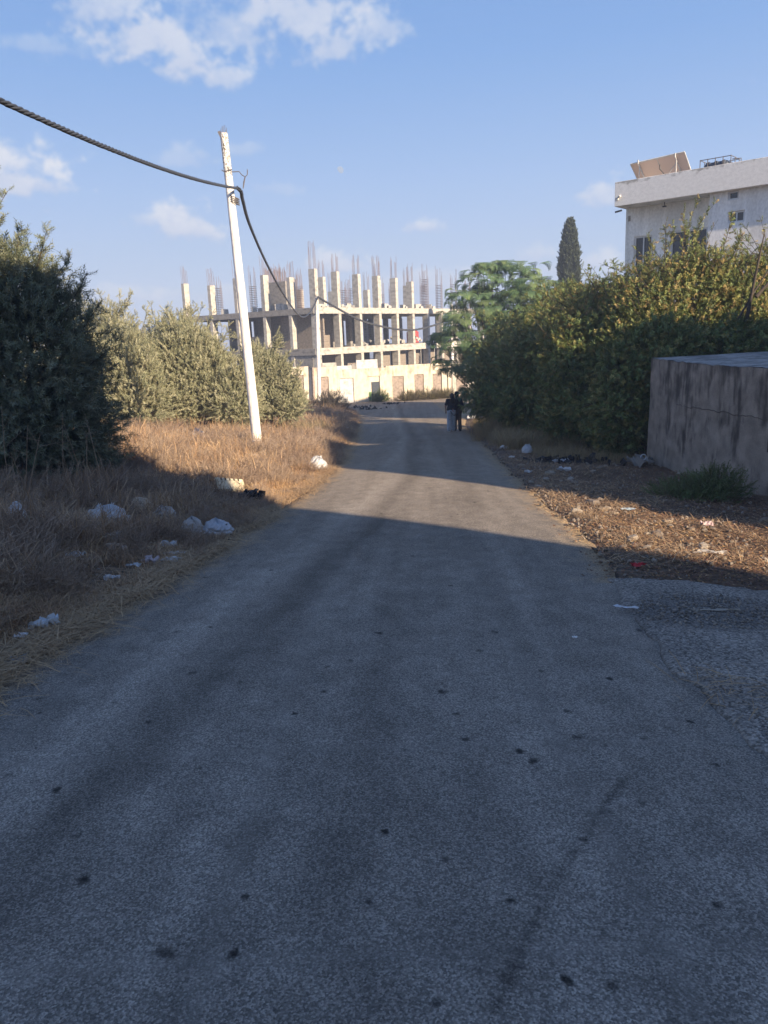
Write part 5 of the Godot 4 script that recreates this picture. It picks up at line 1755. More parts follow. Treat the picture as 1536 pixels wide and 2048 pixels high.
func make_verges() -> void:
	var r := RandomNumberGenerator.new()
	r.seed = 991
	var kinds := [grass_clump(r, 26, 0.22, 0.19, 0.0034, 1.7), grass_clump(r, 16, 0.42, 0.15, 0.0032, 1.0), twig_clump(r, 16, 0.36), grass_clump(r, 34, 0.15, 0.24, 0.0036, 1.8)]
	var names := ["dry_grass", "tall_dry_grass", "dry_brush", "matted_grass"]
	var labels := ["tangled dry brown grass covering the left bank", "tall dry straw stalks standing on the left bank", "bare grey-brown brushwood tangled through the left bank", "flattened dead grass matted over the left bank"]
	var count := [9000, 2200, 11000, 13000]
	for k in 4:
		var pl := []
		var cl := PackedColorArray()
		var tries := 0
		while pl.size() < count[k] and tries < 90000:
			tries += 1
			var d: float = 2.6 * exp(r.randf() * log(58.0 / 2.6))
			var z := -d
			var lx := left_x(z)
			var off := pow(r.randf(), 1.25) * minf(3.0 + d * 0.45, 15.0)
			var x := lx - 0.04 - off
			if k != 3 and off < 0.06 + 0.14 * fine.get_noise_1d(z * 50.0):
				continue
			if k == 1 and off < 0.8:
				continue
			var patch := noise.get_noise_2d(x * 30.0 + 10.0, z * 30.0 + k * 500.0)
			if r.randf() > 0.55 + patch * 2.0:
				continue
			var s := r.randf_range(0.65, 1.25) * (1.0 + clampf((d - 12.0) / 40.0, 0.0, 0.5)) * clampf(0.35 + off * 0.55, 0.35, 1.0)
			if Vector2(x + 3.34, z + 20.8).length() < 0.25 or (k != 3 and in_clearing(x, z)):
				continue
			pl.append(Transform3D(Basis(Vector3.UP, r.randf() * TAU).scaled(Vector3(s, s * r.randf_range(0.75, 1.2), s)), Vector3(x, land(x, z), z)))
			var t := clampf(0.5 + noise.get_noise_2d(x * 45.0, z * 45.0 + 80.0) * 1.1 + r.randfn() * 0.18, 0.0, 1.0)
			var c := Color(0.44, 0.265, 0.14).lerp(Color(0.70, 0.49, 0.28), t)
			if k == 2:
				c = Color(0.26, 0.18, 0.13).lerp(Color(0.56, 0.43, 0.32), t)
			var green := clampf(1.0 - Vector2((x + 3.0) / 1.0, (z + 32.0) / 4.0).length(), 0.0, 1.0)
			c = c.lerp(Color(0.17, 0.19, 0.075), green * 0.9)
			# near grass mixed towards warm brown to make up for the blue shade
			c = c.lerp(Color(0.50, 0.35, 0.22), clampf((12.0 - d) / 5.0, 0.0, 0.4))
			cl.append(c)
		var o := copies(names[k], kinds[k], pl, cl, self)
		tag(o, labels[k], "grass")
	# a few long bare stalks close by, by the olive
	var st := MB.new()
	for i in 26:
		var x := r.randf_range(-5.4, -3.4)
		var z := r.randf_range(-10.6, -7.6)
		var p := Vector3(x, land(x, z), z)
		var tip := p + Vector3(r.randfn() * 0.3, r.randf_range(0.7, 1.4), r.randfn() * 0.25)
		st.tube([p, p.lerp(tip, 0.5) + Vector3(r.randfn(), 0, r.randfn()) * 0.07, tip], [0.006, 0.005, 0.002], 4, false)
		for j in 4:
			var q := p.lerp(tip, r.randf_range(0.4, 0.95))
			st.tube([q, q + Vector3(r.randfn() * 0.14, r.randf_range(0.02, 0.2), r.randfn() * 0.14)], [0.003, 0.0015], 3, false)
	var so := lone("dry_stalks", st.mesh(matte(lin(0.30, 0.22, 0.15), 0.9)), "long bare dry stalks standing in front of the dark olive bush", "stalks")
	so.set_meta("kind", "stuff")

	# straw along both road edges
	var straw := straw_mesh(r, 16, 0.22)
	var pl := []
	var cl := PackedColorArray()
	for i in 2400:
		var d := 2.8 * exp(r.randf() * log(50.0 / 2.8))
		var z := -d
		if i < 4:
			d = r.randf_range(3.35, 3.9)
			z = -d
		var left := r.randf() < 0.58 and i >= 4
		var x := left_x(z) + r.randfn() * 0.09 - 0.07 if left else right_x(z) + absf(r.randfn()) * 1.2
		if i < 4:
			x = right_x(z) + r.randfn() * 0.05 + 0.03
		elif not left and (d < 6.6 or x > 5.8):
			continue
		var s := r.randf_range(0.6, 1.3)
		pl.append(Transform3D(Basis(Vector3.UP, r.randf() * TAU).scaled(Vector3(s, 1, s)), Vector3(x, maxf(land(x, z), road_y(z) - 0.005 if on_road(x, z) else -99.0) + 0.004, z)))
		var k := r.randf_range(0.75, 1.15)
		cl.append(Color(0.50 * k, 0.345 * k, 0.195 * k))
	tag(copies("straw", straw, pl, cl, self), "loose yellow straw lying along the road edges", "straw")

	# chips and dead leaves on the right verge
	var lit := litter_mesh(r, 18, 0.034, 0.24)
	pl = []
	cl = PackedColorArray()
	while pl.size() < 4600:
		var d := 5.6 * exp(r.randf() * log(34.0 / 5.6))
		var z := -d
		var x := right_x(z) + 0.05 + r.randf() * 5.0
		if x > 6.0 and d < 17.6:
			continue
		if d < 7.2 and z > -6.0 + (x - 2.1) * 0.36:
			continue
		pl.append(Transform3D(Basis(Vector3.UP, r.randf() * TAU).scaled(Vector3.ONE * r.randf_range(0.7, 1.4)), Vector3(x, land(x, z) + 0.006, z)))
		var t := r.randf()
		var c := Color(0.22, 0.125, 0.07).lerp(Color(0.50, 0.34, 0.19), t * t)
		cl.append(c)
	tag(copies("leaf_litter", lit, pl, cl, self), "dead leaves, chips and straw strewn over the right verge", "litter")
	# gravel
	var st2 := stone_mesh(r)
	pl = []
	cl = PackedColorArray()
	while pl.size() < 3000:
		var d := 2.6 * exp(r.randf() * log(30.0 / 2.6))
		var z := -d
		var x := right_x(z) - 0.05 + pow(r.randf(), 1.4) * 4.2
		if r.randf() < 0.12:
			x = left_x(z) - r.randf() * 0.8
		if x > 6.0:
			continue
		var s := r.randf_range(0.008, 0.026) * (1.0 if d < 6.5 else 2.2)
		pl.append(Transform3D(Basis.from_euler(Vector3(r.randf(), r.randf() * 6.0, r.randf())).scaled(Vector3.ONE * s), Vector3(x, land(x, z) + 0.012, z)))
		var k := r.randf_range(0.5, 1.1)
		cl.append(Color(0.36 * k, 0.30 * k, 0.24 * k))
	for i in 500:
		var a := r.randf() * TAU
		var q := sqrt(r.randf()) * 0.6
		var x := 2.3 + cos(a) * q
		var z := -5.1 + sin(a) * q * 0.75
		pl.append(Transform3D(Basis.from_euler(Vector3(r.randf(), r.randf() * 6.0, r.randf())).scaled(Vector3.ONE * r.randf_range(0.008, 0.024)), Vector3(x, land(x, z) + 0.012, z)))
		var k := r.randf_range(0.6, 1.3)
		cl.append(Color(0.36 * k, 0.31 * k, 0.25 * k))
	tag(copies("gravel", st2, pl, cl, self), "loose grey gravel along the right road edge and driveway", "gravel")
	# dry grass under the shrubs of the right verge
	pl = []
	cl = PackedColorArray()
	for i in 1500:
		var z := -r.randf_range(17.0, 36.0)
		var rx := right_x(z)
		var x := rx + 0.35 + pow(r.randf(), 1.3) * 2.0
		if z > -20.0:
			x = rx + 0.9 + r.randf() * 2.5
		var s := r.randf_range(0.7, 1.35) * (1.0 if z < -20.0 else 0.55)
		pl.append(Transform3D(Basis(Vector3.UP, r.randf() * TAU).scaled(Vector3.ONE * s), Vector3(x, land(x, z), z)))
		var k := r.randf_range(0.75, 1.2)
		cl.append(Color(0.36 * k, 0.28 * k, 0.15 * k))
	tag(copies("verge_grass", kinds[1], pl, cl, self), "pale dry grass at the foot of the shrubs on the right verge", "grass")
	var tuft := grass_clump(r, 60, 0.75, 0.25, 0.0035, 0.8)
	for s in [[3.75, -25.6, 1.25, "tallest dry grass tuft beside the road edge on the right"], [4.5, -25.0, 1.1, "dry grass tuft against the dark bushes on the right verge"], [4.2, -27.6, 1.2, "dry grass tuft between the tallest tuft and the two walkers"], [3.6, -22.6, 0.6, "small dry grass tuft nearest along the right road edge"]]:
		var tp := []
		var tc := PackedColorArray()
		for i in 7:
			tp.append(Transform3D(Basis(Vector3.UP, r.randf() * TAU).scaled(Vector3.ONE * s[2] * r.randf_range(0.7, 1.1)), Vector3(r.randfn() * 0.3, 0, r.randfn() * 0.3)))
			tc.append(Color(0.36, 0.275, 0.145) * r.randf_range(0.85, 1.15))
		var t := thing("grass_tuft", s[3], "grass", Vector3(s[0], land(s[0], s[1]), s[1]), "dry grass tufts on the right verge")
		copies("blades", tuft, tp, tc, t)

# ------------------------------------------------------------------ people
# Smooth union of tapered capsules [from, to, radius, radius], meshed as surface nets.
func skin_of(caps: Array, cell: float, k: float) -> MB:
	var lo := Vector3.ONE * 1e6
	var hi := -lo
	for c in caps:
		var r: float = maxf(c[2], c[3]) + k + cell * 2.0
		lo = lo.min(c[0] - Vector3.ONE * r).min(c[1] - Vector3.ONE * r)
		hi = hi.max(c[0] + Vector3.ONE * r).max(c[1] + Vector3.ONE * r)
	var nx := int((hi.x - lo.x) / cell) + 2
	var ny := int((hi.y - lo.y) / cell) + 2
	var nz := int((hi.z - lo.z) / cell) + 2
	var g := PackedFloat32Array()
	g.resize(nx * ny * nz)
	g.fill(10.0)
	for c in caps:
		var a: Vector3 = c[0]
		var ab: Vector3 = c[1] - c[0]
		var l2 := maxf(ab.length_squared(), 1e-9)
		var r: float = maxf(c[2], c[3]) + k + cell * 2.0
		var p0: Vector3 = (a.min(c[1]) - Vector3.ONE * r - lo) / cell
		var p1: Vector3 = (a.max(c[1]) + Vector3.ONE * r - lo) / cell
		for x in range(maxi(0, int(p0.x)), mini(nx, int(p1.x) + 1)):
			for y in range(maxi(0, int(p0.y)), mini(ny, int(p1.y) + 1)):
				for z in range(maxi(0, int(p0.z)), mini(nz, int(p1.z) + 1)):
					var p := lo + Vector3(x, y, z) * cell - a
					var t := clampf(p.dot(ab) / l2, 0.0, 1.0)
					var d := (p - ab * t).length() - lerpf(c[2], c[3], t)
					var i := (x * ny + y) * nz + z
					var h := maxf(k - absf(g[i] - d), 0.0) / k
					g[i] = minf(g[i], d) - h * h * k * 0.25
	var b := MB.new()
	var at := {}
	var sx := ny * nz
	var corner := [0, sx, nz, sx + nz, 1, sx + 1, nz + 1, sx + nz + 1]
	var cpos := [Vector3(0, 0, 0), Vector3(1, 0, 0), Vector3(0, 1, 0), Vector3(1, 1, 0), Vector3(0, 0, 1), Vector3(1, 0, 1), Vector3(0, 1, 1), Vector3(1, 1, 1)]
	var edges := [[0, 1], [2, 3], [4, 5], [6, 7], [0, 2], [1, 3], [4, 6], [5, 7], [0, 4], [1, 5], [2, 6], [3, 7]]
	for x in nx - 1:
		for y in ny - 1:
			for z in nz - 1:
				var i := (x * ny + y) * nz + z
				var s := g[i] < 0.0
				if s == (g[i + sx] < 0.0) and s == (g[i + nz] < 0.0) and s == (g[i + 1] < 0.0) and s == (g[i + sx + nz] < 0.0) and s == (g[i + sx + 1] < 0.0) and s == (g[i + nz + 1] < 0.0) and s == (g[i + sx + nz + 1] < 0.0):
					continue
				var sum := Vector3.ZERO
				var m := 0
				for e in edges:
					var d0 := g[i + corner[e[0]]]
					var d1 := g[i + corner[e[1]]]
					if (d0 < 0.0) != (d1 < 0.0):
						sum += cpos[e[0]].lerp(cpos[e[1]], d0 / (d0 - d1))
						m += 1
				at[i] = b.v.size()
				b.v.append(lo + (Vector3(x, y, z) + sum / m) * cell)
				var gr := Vector3(g[i + sx] + g[i + sx + nz] + g[i + sx + 1] + g[i + sx + nz + 1] - g[i] - g[i + nz] - g[i + 1] - g[i + nz + 1],
					g[i + nz] + g[i + sx + nz] + g[i + nz + 1] + g[i + sx + nz + 1] - g[i] - g[i + sx] - g[i + 1] - g[i + sx + 1],
					g[i + 1] + g[i + sx + 1] + g[i + nz + 1] + g[i + sx + nz + 1] - g[i] - g[i + sx] - g[i + nz] - g[i + sx + nz])
				b.n.append(gr.normalized())
				b.c.append(Color(1, 1, 1))
	for i in at:
		for ax in [[sx, nz, 1], [nz, 1, sx], [1, sx, nz]]:
			var j: int = i + ax[0]
			if j >= g.size() or (g[i] < 0.0) == (g[j] < 0.0):
				continue
			var q := [i, i - ax[1], i - ax[1] - ax[2], i - ax[2]]
			if not (at.has(q[1]) and at.has(q[2]) and at.has(q[3])):
				continue
			var v0: int = at[q[0]]
			var v1: int = at[q[1]]
			var v2: int = at[q[2]]
			var v3: int = at[q[3]]
			var nr := (b.v[v2] - b.v[v0]).cross(b.v[v1] - b.v[v0])
			if nr.dot(b.n[v0] + b.n[v2]) > 0.0:
				b.ix.append_array([v0, v1, v2, v0, v2, v3])
			else:
				b.ix.append_array([v0, v2, v1, v0, v3, v2])
	return b

func merged(list: Array, m: Material) -> ArrayMesh:
	var b: MB = list[0]
	for i in range(1, list.size()):
		var o: MB = list[i]
		var s := b.v.size()
		b.v.append_array(o.v)
		b.n.append_array(o.n)
		b.c.append_array(o.c)
		for k in o.ix:
			b.ix.append(k + s)
	return b.mesh(m)

# palm, four unequal curled fingers and a thumb from the side of the palm
func hand_caps(wrist: Vector3, dir: Vector3, palm: Vector3, thumb: Vector3) -> Array:
	var caps := []
	var d := dir.normalized()
	var side := thumb.normalized()
	var knuckle := wrist + d * 0.085
	caps.append([wrist - d * 0.03, wrist + d * 0.02, 0.026, 0.024])
	for i in 4:
		var o := side * (0.030 - i * 0.020)
		caps.append([wrist + d * 0.02 + o * 0.6, knuckle + o - d * 0.005, 0.017, 0.013])
		var l: float = [0.066, 0.075, 0.070, 0.055][i]
		var a := knuckle + o
		var b := a + (d * 0.9 + palm * 0.35).normalized() * l * 0.45
		var c := b + (d * 0.6 + palm * 0.8).normalized() * l * 0.32
		var e := c + (d * 0.25 + palm).normalized() * l * 0.26
		caps.append([a, b, 0.0095, 0.009])
		caps.append([b, c, 0.009, 0.0085])
		caps.append([c, e, 0.0085, 0.0075])
	var t0 := wrist + d * 0.025 + side * 0.022
	var t1 := t0 + (d * 0.6 + side * 0.7 + palm * 0.3).normalized() * 0.04
	caps.append([t0, t1, 0.014, 0.011])
	caps.append([t1, t1 + (d * 0.9 + side * 0.2 + palm * 0.3).normalized() * 0.035, 0.011, 0.009])
	return caps

func mirror(v: Vector3, s: float) -> Vector3:
	return Vector3(v.x * s, v.y, v.z)

func walker(at: Vector3, turn: float, j: Dictionary, label: String, colors: Dictionary, long_sleeve: bool, wide: float) -> void:
	var t := thing("person", label, "person", at)
	t.rotation.y = turn
	var body := []
	# trunk, neck, head
	body.append_array([[Vector3(-0.075, 0.92, 0), Vector3(0.075, 0.92, 0), 0.115, 0.115], [Vector3(-0.06, 0.88, 0.05), Vector3(-0.07, 0.86, 0.055), 0.085, 0.08], [Vector3(0.06, 0.88, 0.05), Vector3(0.07, 0.86, 0.055), 0.085, 0.08],
		[Vector3(-0.04, 1.08, 0), Vector3(0.04, 1.08, 0), 0.095, 0.095], [Vector3(-0.075, 1.25, 0), Vector3(0.075, 1.25, 0), 0.105, 0.105], [Vector3(-0.14, 1.36, 0), Vector3(0.14, 1.36, 0), 0.058, 0.058],
		[Vector3(0, 1.36, 0.01), j.head - Vector3(0, 0.10, -0.01), 0.055, 0.048]])
	var h: Vector3 = j.head
	body.append_array([[h + Vector3(0, 0.02, 0.012), h + Vector3(0, -0.01, 0.0), 0.088, 0.085], [h + Vector3(0, -0.05, -0.025), h + Vector3(0, -0.085, -0.055), 0.06, 0.032]])
	for s in [-1.0, 1.0]:
		var L: String = "l" if s < 0 else "r"
		body.append([Vector3(0.085 * s, 0.88, 0), j["knee" + L], 0.088, 0.058])
		body.append([j["knee" + L], j["ankle" + L], 0.055, 0.036])
		body.append([j["ankle" + L], j["ankle" + L] + Vector3(0.01 * s, -0.05, -0.13), 0.036, 0.026])
		body.append([Vector3(0.165 * s, 1.355, 0), j["elbow" + L], 0.046, 0.036])
		body.append([j["elbow" + L], j["wrist" + L], 0.036, 0.025])
	var pieces := [skin_of(body, 0.012, 0.03)]
	var fc := [[h + Vector3(0, 0.005, -0.085), h + Vector3(0, -0.022, -0.104), 0.009, 0.013], [h + Vector3(-0.022, -0.055, -0.082), h + Vector3(0.022, -0.055, -0.082), 0.008, 0.008],
		[h + Vector3(-0.088, 0.01, 0.01), h + Vector3(-0.09, -0.03, 0.005), 0.014, 0.010], [h + Vector3(0.088, 0.01, 0.01), h + Vector3(0.09, -0.03, 0.005), 0.014, 0.010]]
	pieces.append(skin_of(fc, 0.004, 0.006))
	for L in ["l", "r"]:
		var d: Vector3 = (j["wrist" + L] - j["elbow" + L]).normalized()
		var s := -1.0 if L == "l" else 1.0
		var palm := Vector3(-s, 0, 0)
		palm = (palm - d * palm.dot(d)).normalized()
		pieces.append(skin_of(hand_caps(j["wrist" + L], d, palm, d.cross(palm) * (-s if absf(d.y) > 0.5 else 1.0)), 0.005, 0.010))
	part("body", merged(pieces, colors.skin), t)
	# clothes follow the body
	var top := [[Vector3(-0.08, 1.25, 0), Vector3(0.08, 1.25, 0), 0.122, 0.122], [Vector3(-0.14, 1.365, 0), Vector3(0.14, 1.365, 0), 0.072, 0.072], [Vector3(-0.055, 1.08, 0), Vector3(0.055, 1.08, 0), 0.115, 0.115], [Vector3(-0.085, 0.97 - colors.hem, 0.01), Vector3(0.085, 0.97 - colors.hem, 0.01), 0.122, 0.122]]
	for L in ["l", "r"]:
		var s := -1.0 if L == "l" else 1.0
		var sh := Vector3(0.165 * s, 1.355, 0)
		var el: Vector3 = j["elbow" + L]
		if long_sleeve:
			top.append([sh, el, 0.066, 0.056])
			top.append([el, el.lerp(j["wrist" + L], 0.9), 0.056, 0.042])
		else:
			top.append([sh, sh.lerp(el, 0.72), 0.066, 0.064])
	part("top", merged([skin_of(top, 0.012, 0.04)], colors.top), t)
	var legs := [[Vector3(-0.075, 0.95, 0.01), Vector3(0.075, 0.95, 0.01), 0.118, 0.118], [Vector3(-0.07, 0.88, 0.05), Vector3(-0.075, 0.85, 0.05), 0.096, 0.09], [Vector3(0.07, 0.88, 0.05), Vector3(0.075, 0.85, 0.05), 0.096, 0.09]]
	for L in ["l", "r"]:
		var s := -1.0 if L == "l" else 1.0
		legs.append([Vector3(0.085 * s, 0.88, 0), j["knee" + L], 0.106, 0.085 * wide])
		legs.append([j["knee" + L], j["ankle" + L] + Vector3(0, 0.0, 0.005), 0.085 * wide, 0.080 * wide])
	part("trousers", merged([skin_of(legs, 0.012, 0.03)], colors.trousers), t)
	var hair := [[h + Vector3(0, 0.035, 0.022), h + Vector3(0, 0.0, 0.035), 0.102, 0.098], [h + Vector3(0, -0.02, 0.055), h + Vector3(0, -0.16, 0.075), 0.085, 0.075], [h + Vector3(0, -0.16, 0.075), colors.hair_end, 0.085, 0.05], [h + Vector3(-0.03, -0.14, 0.07), colors.hair_end + Vector3(-0.05, 0.03, 0), 0.065, 0.04], [h + Vector3(0.03, -0.14, 0.07), colors.hair_end + Vector3(0.05, 0.03, 0), 0.065, 0.04]]
	part("hair", merged([skin_of(hair, 0.011, 0.03)], colors.hair), t)
	for L in ["l", "r"]:
		var an: Vector3 = j["ankle" + L]
		var f := Vector3(an.x, an.y - 0.045, an.z)
		var up := merged([skin_of([[f + Vector3(0, 0.01, 0.035), f + Vector3(0, -0.005, -0.13), 0.045, 0.036], [f + Vector3(0, 0.02, 0.03), f + Vector3(0, 0.05, 0.02), 0.042, 0.042]], 0.008, 0.02)], M.black)
		var shoe := part("shoe", up, t)
		var so := MB.new()
		so.bevel_box(Transform3D(Basis(), f + Vector3(0, -0.034, -0.045)), Vector3(0.094, 0.03, 0.262), 0.012)
		part("sole", so.mesh(colors.sole), shoe)
	if colors.has("extra"):
		var ch := MB.new()
		ch.tube([Vector3(-0.06, 0.90, 0.155), Vector3(0.0, 0.80, 0.165), Vector3(0.07, 0.72, 0.14), Vector3(0.15, 0.70, 0.07), Vector3(0.17, 0.80, 0.02)], [0.012, 0.012, 0.012, 0.012, 0.012], 6)
		part("hip_strap", ch.mesh(M.black), t)

func make_people() -> void:
	var skin := matte(lin(0.36, 0.20, 0.13), 0.6)
	var dark_hair := matte(lin(0.018, 0.014, 0.012), 0.5)
	var denim := matte(lin(0.50, 0.56, 0.63), 0.9, M.mott, 0.5)
	var z := -33.8
	walker(Vector3(3.12, road_y(z) + 0.015, z), 0.05, {"head": Vector3(0.045, 1.53, -0.01), "kneel": Vector3(-0.10, 0.47, -0.02), "ankler": Vector3(0.10, 0.095, -0.15), "kneer": Vector3(0.10, 0.47, -0.09), "anklel": Vector3(-0.12, 0.095, 0.06),
		"elbowl": Vector3(-0.26, 1.12, 0.05), "wristl": Vector3(-0.235, 0.93, -0.10), "elbowr": Vector3(0.25, 1.10, -0.04), "wristr": Vector3(0.22, 0.93, -0.16)},
		"person in black short-sleeved top and pale blue jeans walking away, leaning on a companion", {"skin": skin, "top": M.black, "trousers": denim, "hair": dark_hair, "sole": M.white_paint, "hem": 0.0, "hair_end": Vector3(0.03, 1.22, 0.11), "extra": true}, false, 1.12)
	var hood := matte(lin(0.036, 0.034, 0.036), 0.9)
	walker(Vector3(3.40, road_y(z - 0.15) + 0.02, z - 0.15), 0.03, {"head": Vector3(-0.02, 1.60, 0.0), "kneel": Vector3(-0.09, 0.48, -0.10), "anklel": Vector3(-0.09, 0.095, -0.16), "kneer": Vector3(0.09, 0.48, -0.02), "ankler": Vector3(0.10, 0.095, 0.08),
		"elbowl": Vector3(-0.22, 1.10, 0.12), "wristl": Vector3(-0.235, 0.99, 0.22), "elbowr": Vector3(0.23, 1.11, 0.02), "wristr": Vector3(0.22, 0.88, -0.10)},
		"person in dark hooded top and brown trousers walking away, right of the two", {"skin": skin, "top": hood, "trousers": matte(lin(0.085, 0.065, 0.05), 0.9, M.mott, 0.5), "hair": dark_hair, "sole": M.black, "hem": 0.10, "hair_end": Vector3(-0.01, 1.10, 0.13)}, true, 0.98)
	var ph := MB.new()
	ph.bevel_box(Transform3D(Basis(Vector3.RIGHT, 0.3), Vector3.ZERO), Vector3(0.025, 0.17, 0.08), 0.008)
	lone("phone", ph.mesh(M.black), "dark phone held in the jeans wearer's left hand", "phone", Vector3(2.885, road_y(z) + 0.86, z - 0.13))

# ------------------------------------------------------------------ rubbish and rubble
# a crumpled bag: a lumpy sheet closed over the ground, with handles
func bag_mesh(r: RandomNumberGenerator, w: float, h: float, d: float, ears: bool, col: Color) -> ArrayMesh:
	var b := MB.new()
	var p := PackedVector3Array()
	var c := PackedColorArray()
	var uv := PackedVector2Array()
	var n := FastNoiseLite.new()
	n.seed = r.randi() % 1000
	n.frequency = 1.0
	n.fractal_octaves = 3
	n.fractal_type = FastNoiseLite.FRACTAL_RIDGED
	var rows := 15
	var cols := 30
	for i in rows:
		for k in cols:
			var f := float(i) / (rows - 1)
			var a := TAU * k / (cols - 1)
			var q := Vector3(cos(a), 0, sin(a))
			var bump := 1.0 + 0.30 * n.get_noise_3d(q.x * 1.3, f * 2.2, q.z * 1.3) + 0.10 * n.get_noise_3d(q.x * 4.0, f * 6.0, q.z * 4.0)
			var ring := sqrt(maxf(0.0, 1.0 - f * f)) * bump
			var y := f * h * (0.75 + 0.35 * n.get_noise_3d(q.x * 1.1 + 5.0, 2.0, q.z * 1.1) + 0.2 * n.get_noise_3d(q.x * 3.0 * (1.0 - f), 4.0, q.z * 3.0 * (1.0 - f)))
			p.append(Vector3(q.x * w * 0.5 * ring, y, q.z * d * 0.5 * ring))
			var kk := 0.9 + 0.2 * n.get_noise_3d(q.x * 6.0, f * 6.0, q.z * 6.0)
			c.append(Color(col.r * kk, col.g * kk, col.b * kk))
			uv.append(Vector2.ZERO)
	# smooth normals that look away from the middle
	var s := b.v.size()
	b.v.append_array(p)
	b.c.append_array(c)
	b.uv.append_array(uv)
	for i in rows:
		for k in cols:
			var du := p[i * cols + posmod(k + 1, cols - 1)] - p[i * cols + posmod(k - 1, cols - 1)]
			var dv := p[mini(i + 1, rows - 1) * cols + k] - p[maxi(i - 1, 0) * cols + k]
			var nr := du.cross(dv).normalized()
			if i == rows - 1 or nr == Vector3.ZERO:
				nr = Vector3.UP
			b.n.append(nr if nr.dot(p[i * cols + k] + Vector3(0, h * 0.1, 0)) > 0 else -nr)
	for i in rows - 1:
		for k in cols - 1:
			var a := s + i * cols + k
			var nr := (b.v[a + cols] - b.v[a]).cross(b.v[a + 1] - b.v[a])
			if nr.dot(b.n[a]) > 0:
				b.ix.append_array([a, a + 1, a + cols, a + 1, a + cols + 1, a + cols])
			else:
				b.ix.append_array([a, a + cols, a + 1, a + 1, a + cols, a + cols + 1])
	if ears:
		b.col = col
		for e in [-1.0, 1.0]:
			var o := Vector3(e * w * 0.10 + w * 0.05, h * 0.75, 0)
			for q in 2:
				var sx: float = e * 0.03 + q * 0.03
				b.tri(o + Vector3(-w * 0.07, 0, 0), o + Vector3(w * 0.06, 0, d * 0.05), o + Vector3(sx, h * 0.42, d * 0.04 * q))
	return b.mesh(M.plastic)

# a crumpled sheet of paper or film
func scrap_mesh(r: RandomNumberGenerator, w: float, d: float, crumple: float, col: Color) -> ArrayMesh:
	var b := MB.new()
	var n := 6
	var p := []
	for i in n + 1:
		var row := []
		for k in n + 1:
			var e := 0.12 * w if (i == 0 or k == 0 or i == n or k == n) else 0.03 * w
			row.append(Vector3((float(i) / n - 0.5) * w + r.randf_range(-e, e), r.randf() * crumple, (float(k) / n - 0.5) * d + r.randf_range(-e, e)))
		p.append(row)
	for i in n:
		for k in n:
			var g := r.randf_range(0.88, 1.06)
			b.col = Color(col.r * g, col.g * g, col.b * g)
			b.tri(p[i][k], p[i + 1][k], p[i][k + 1], Vector3.UP)
			b.tri(p[i + 1][k], p[i + 1][k + 1], p[i][k + 1], Vector3.UP)
	return b.mesh(M.plastic)

func drop(x: float, z: float, lift := 0.0) -> Vector3:
	if x < -1.0 and z > -30.0:
		clearings.append(Vector3(x, z, 0.2))
	return Vector3(x, (road_y(z) + 0.015 if on_road(x, z) else land(x, z)) + lift, z)

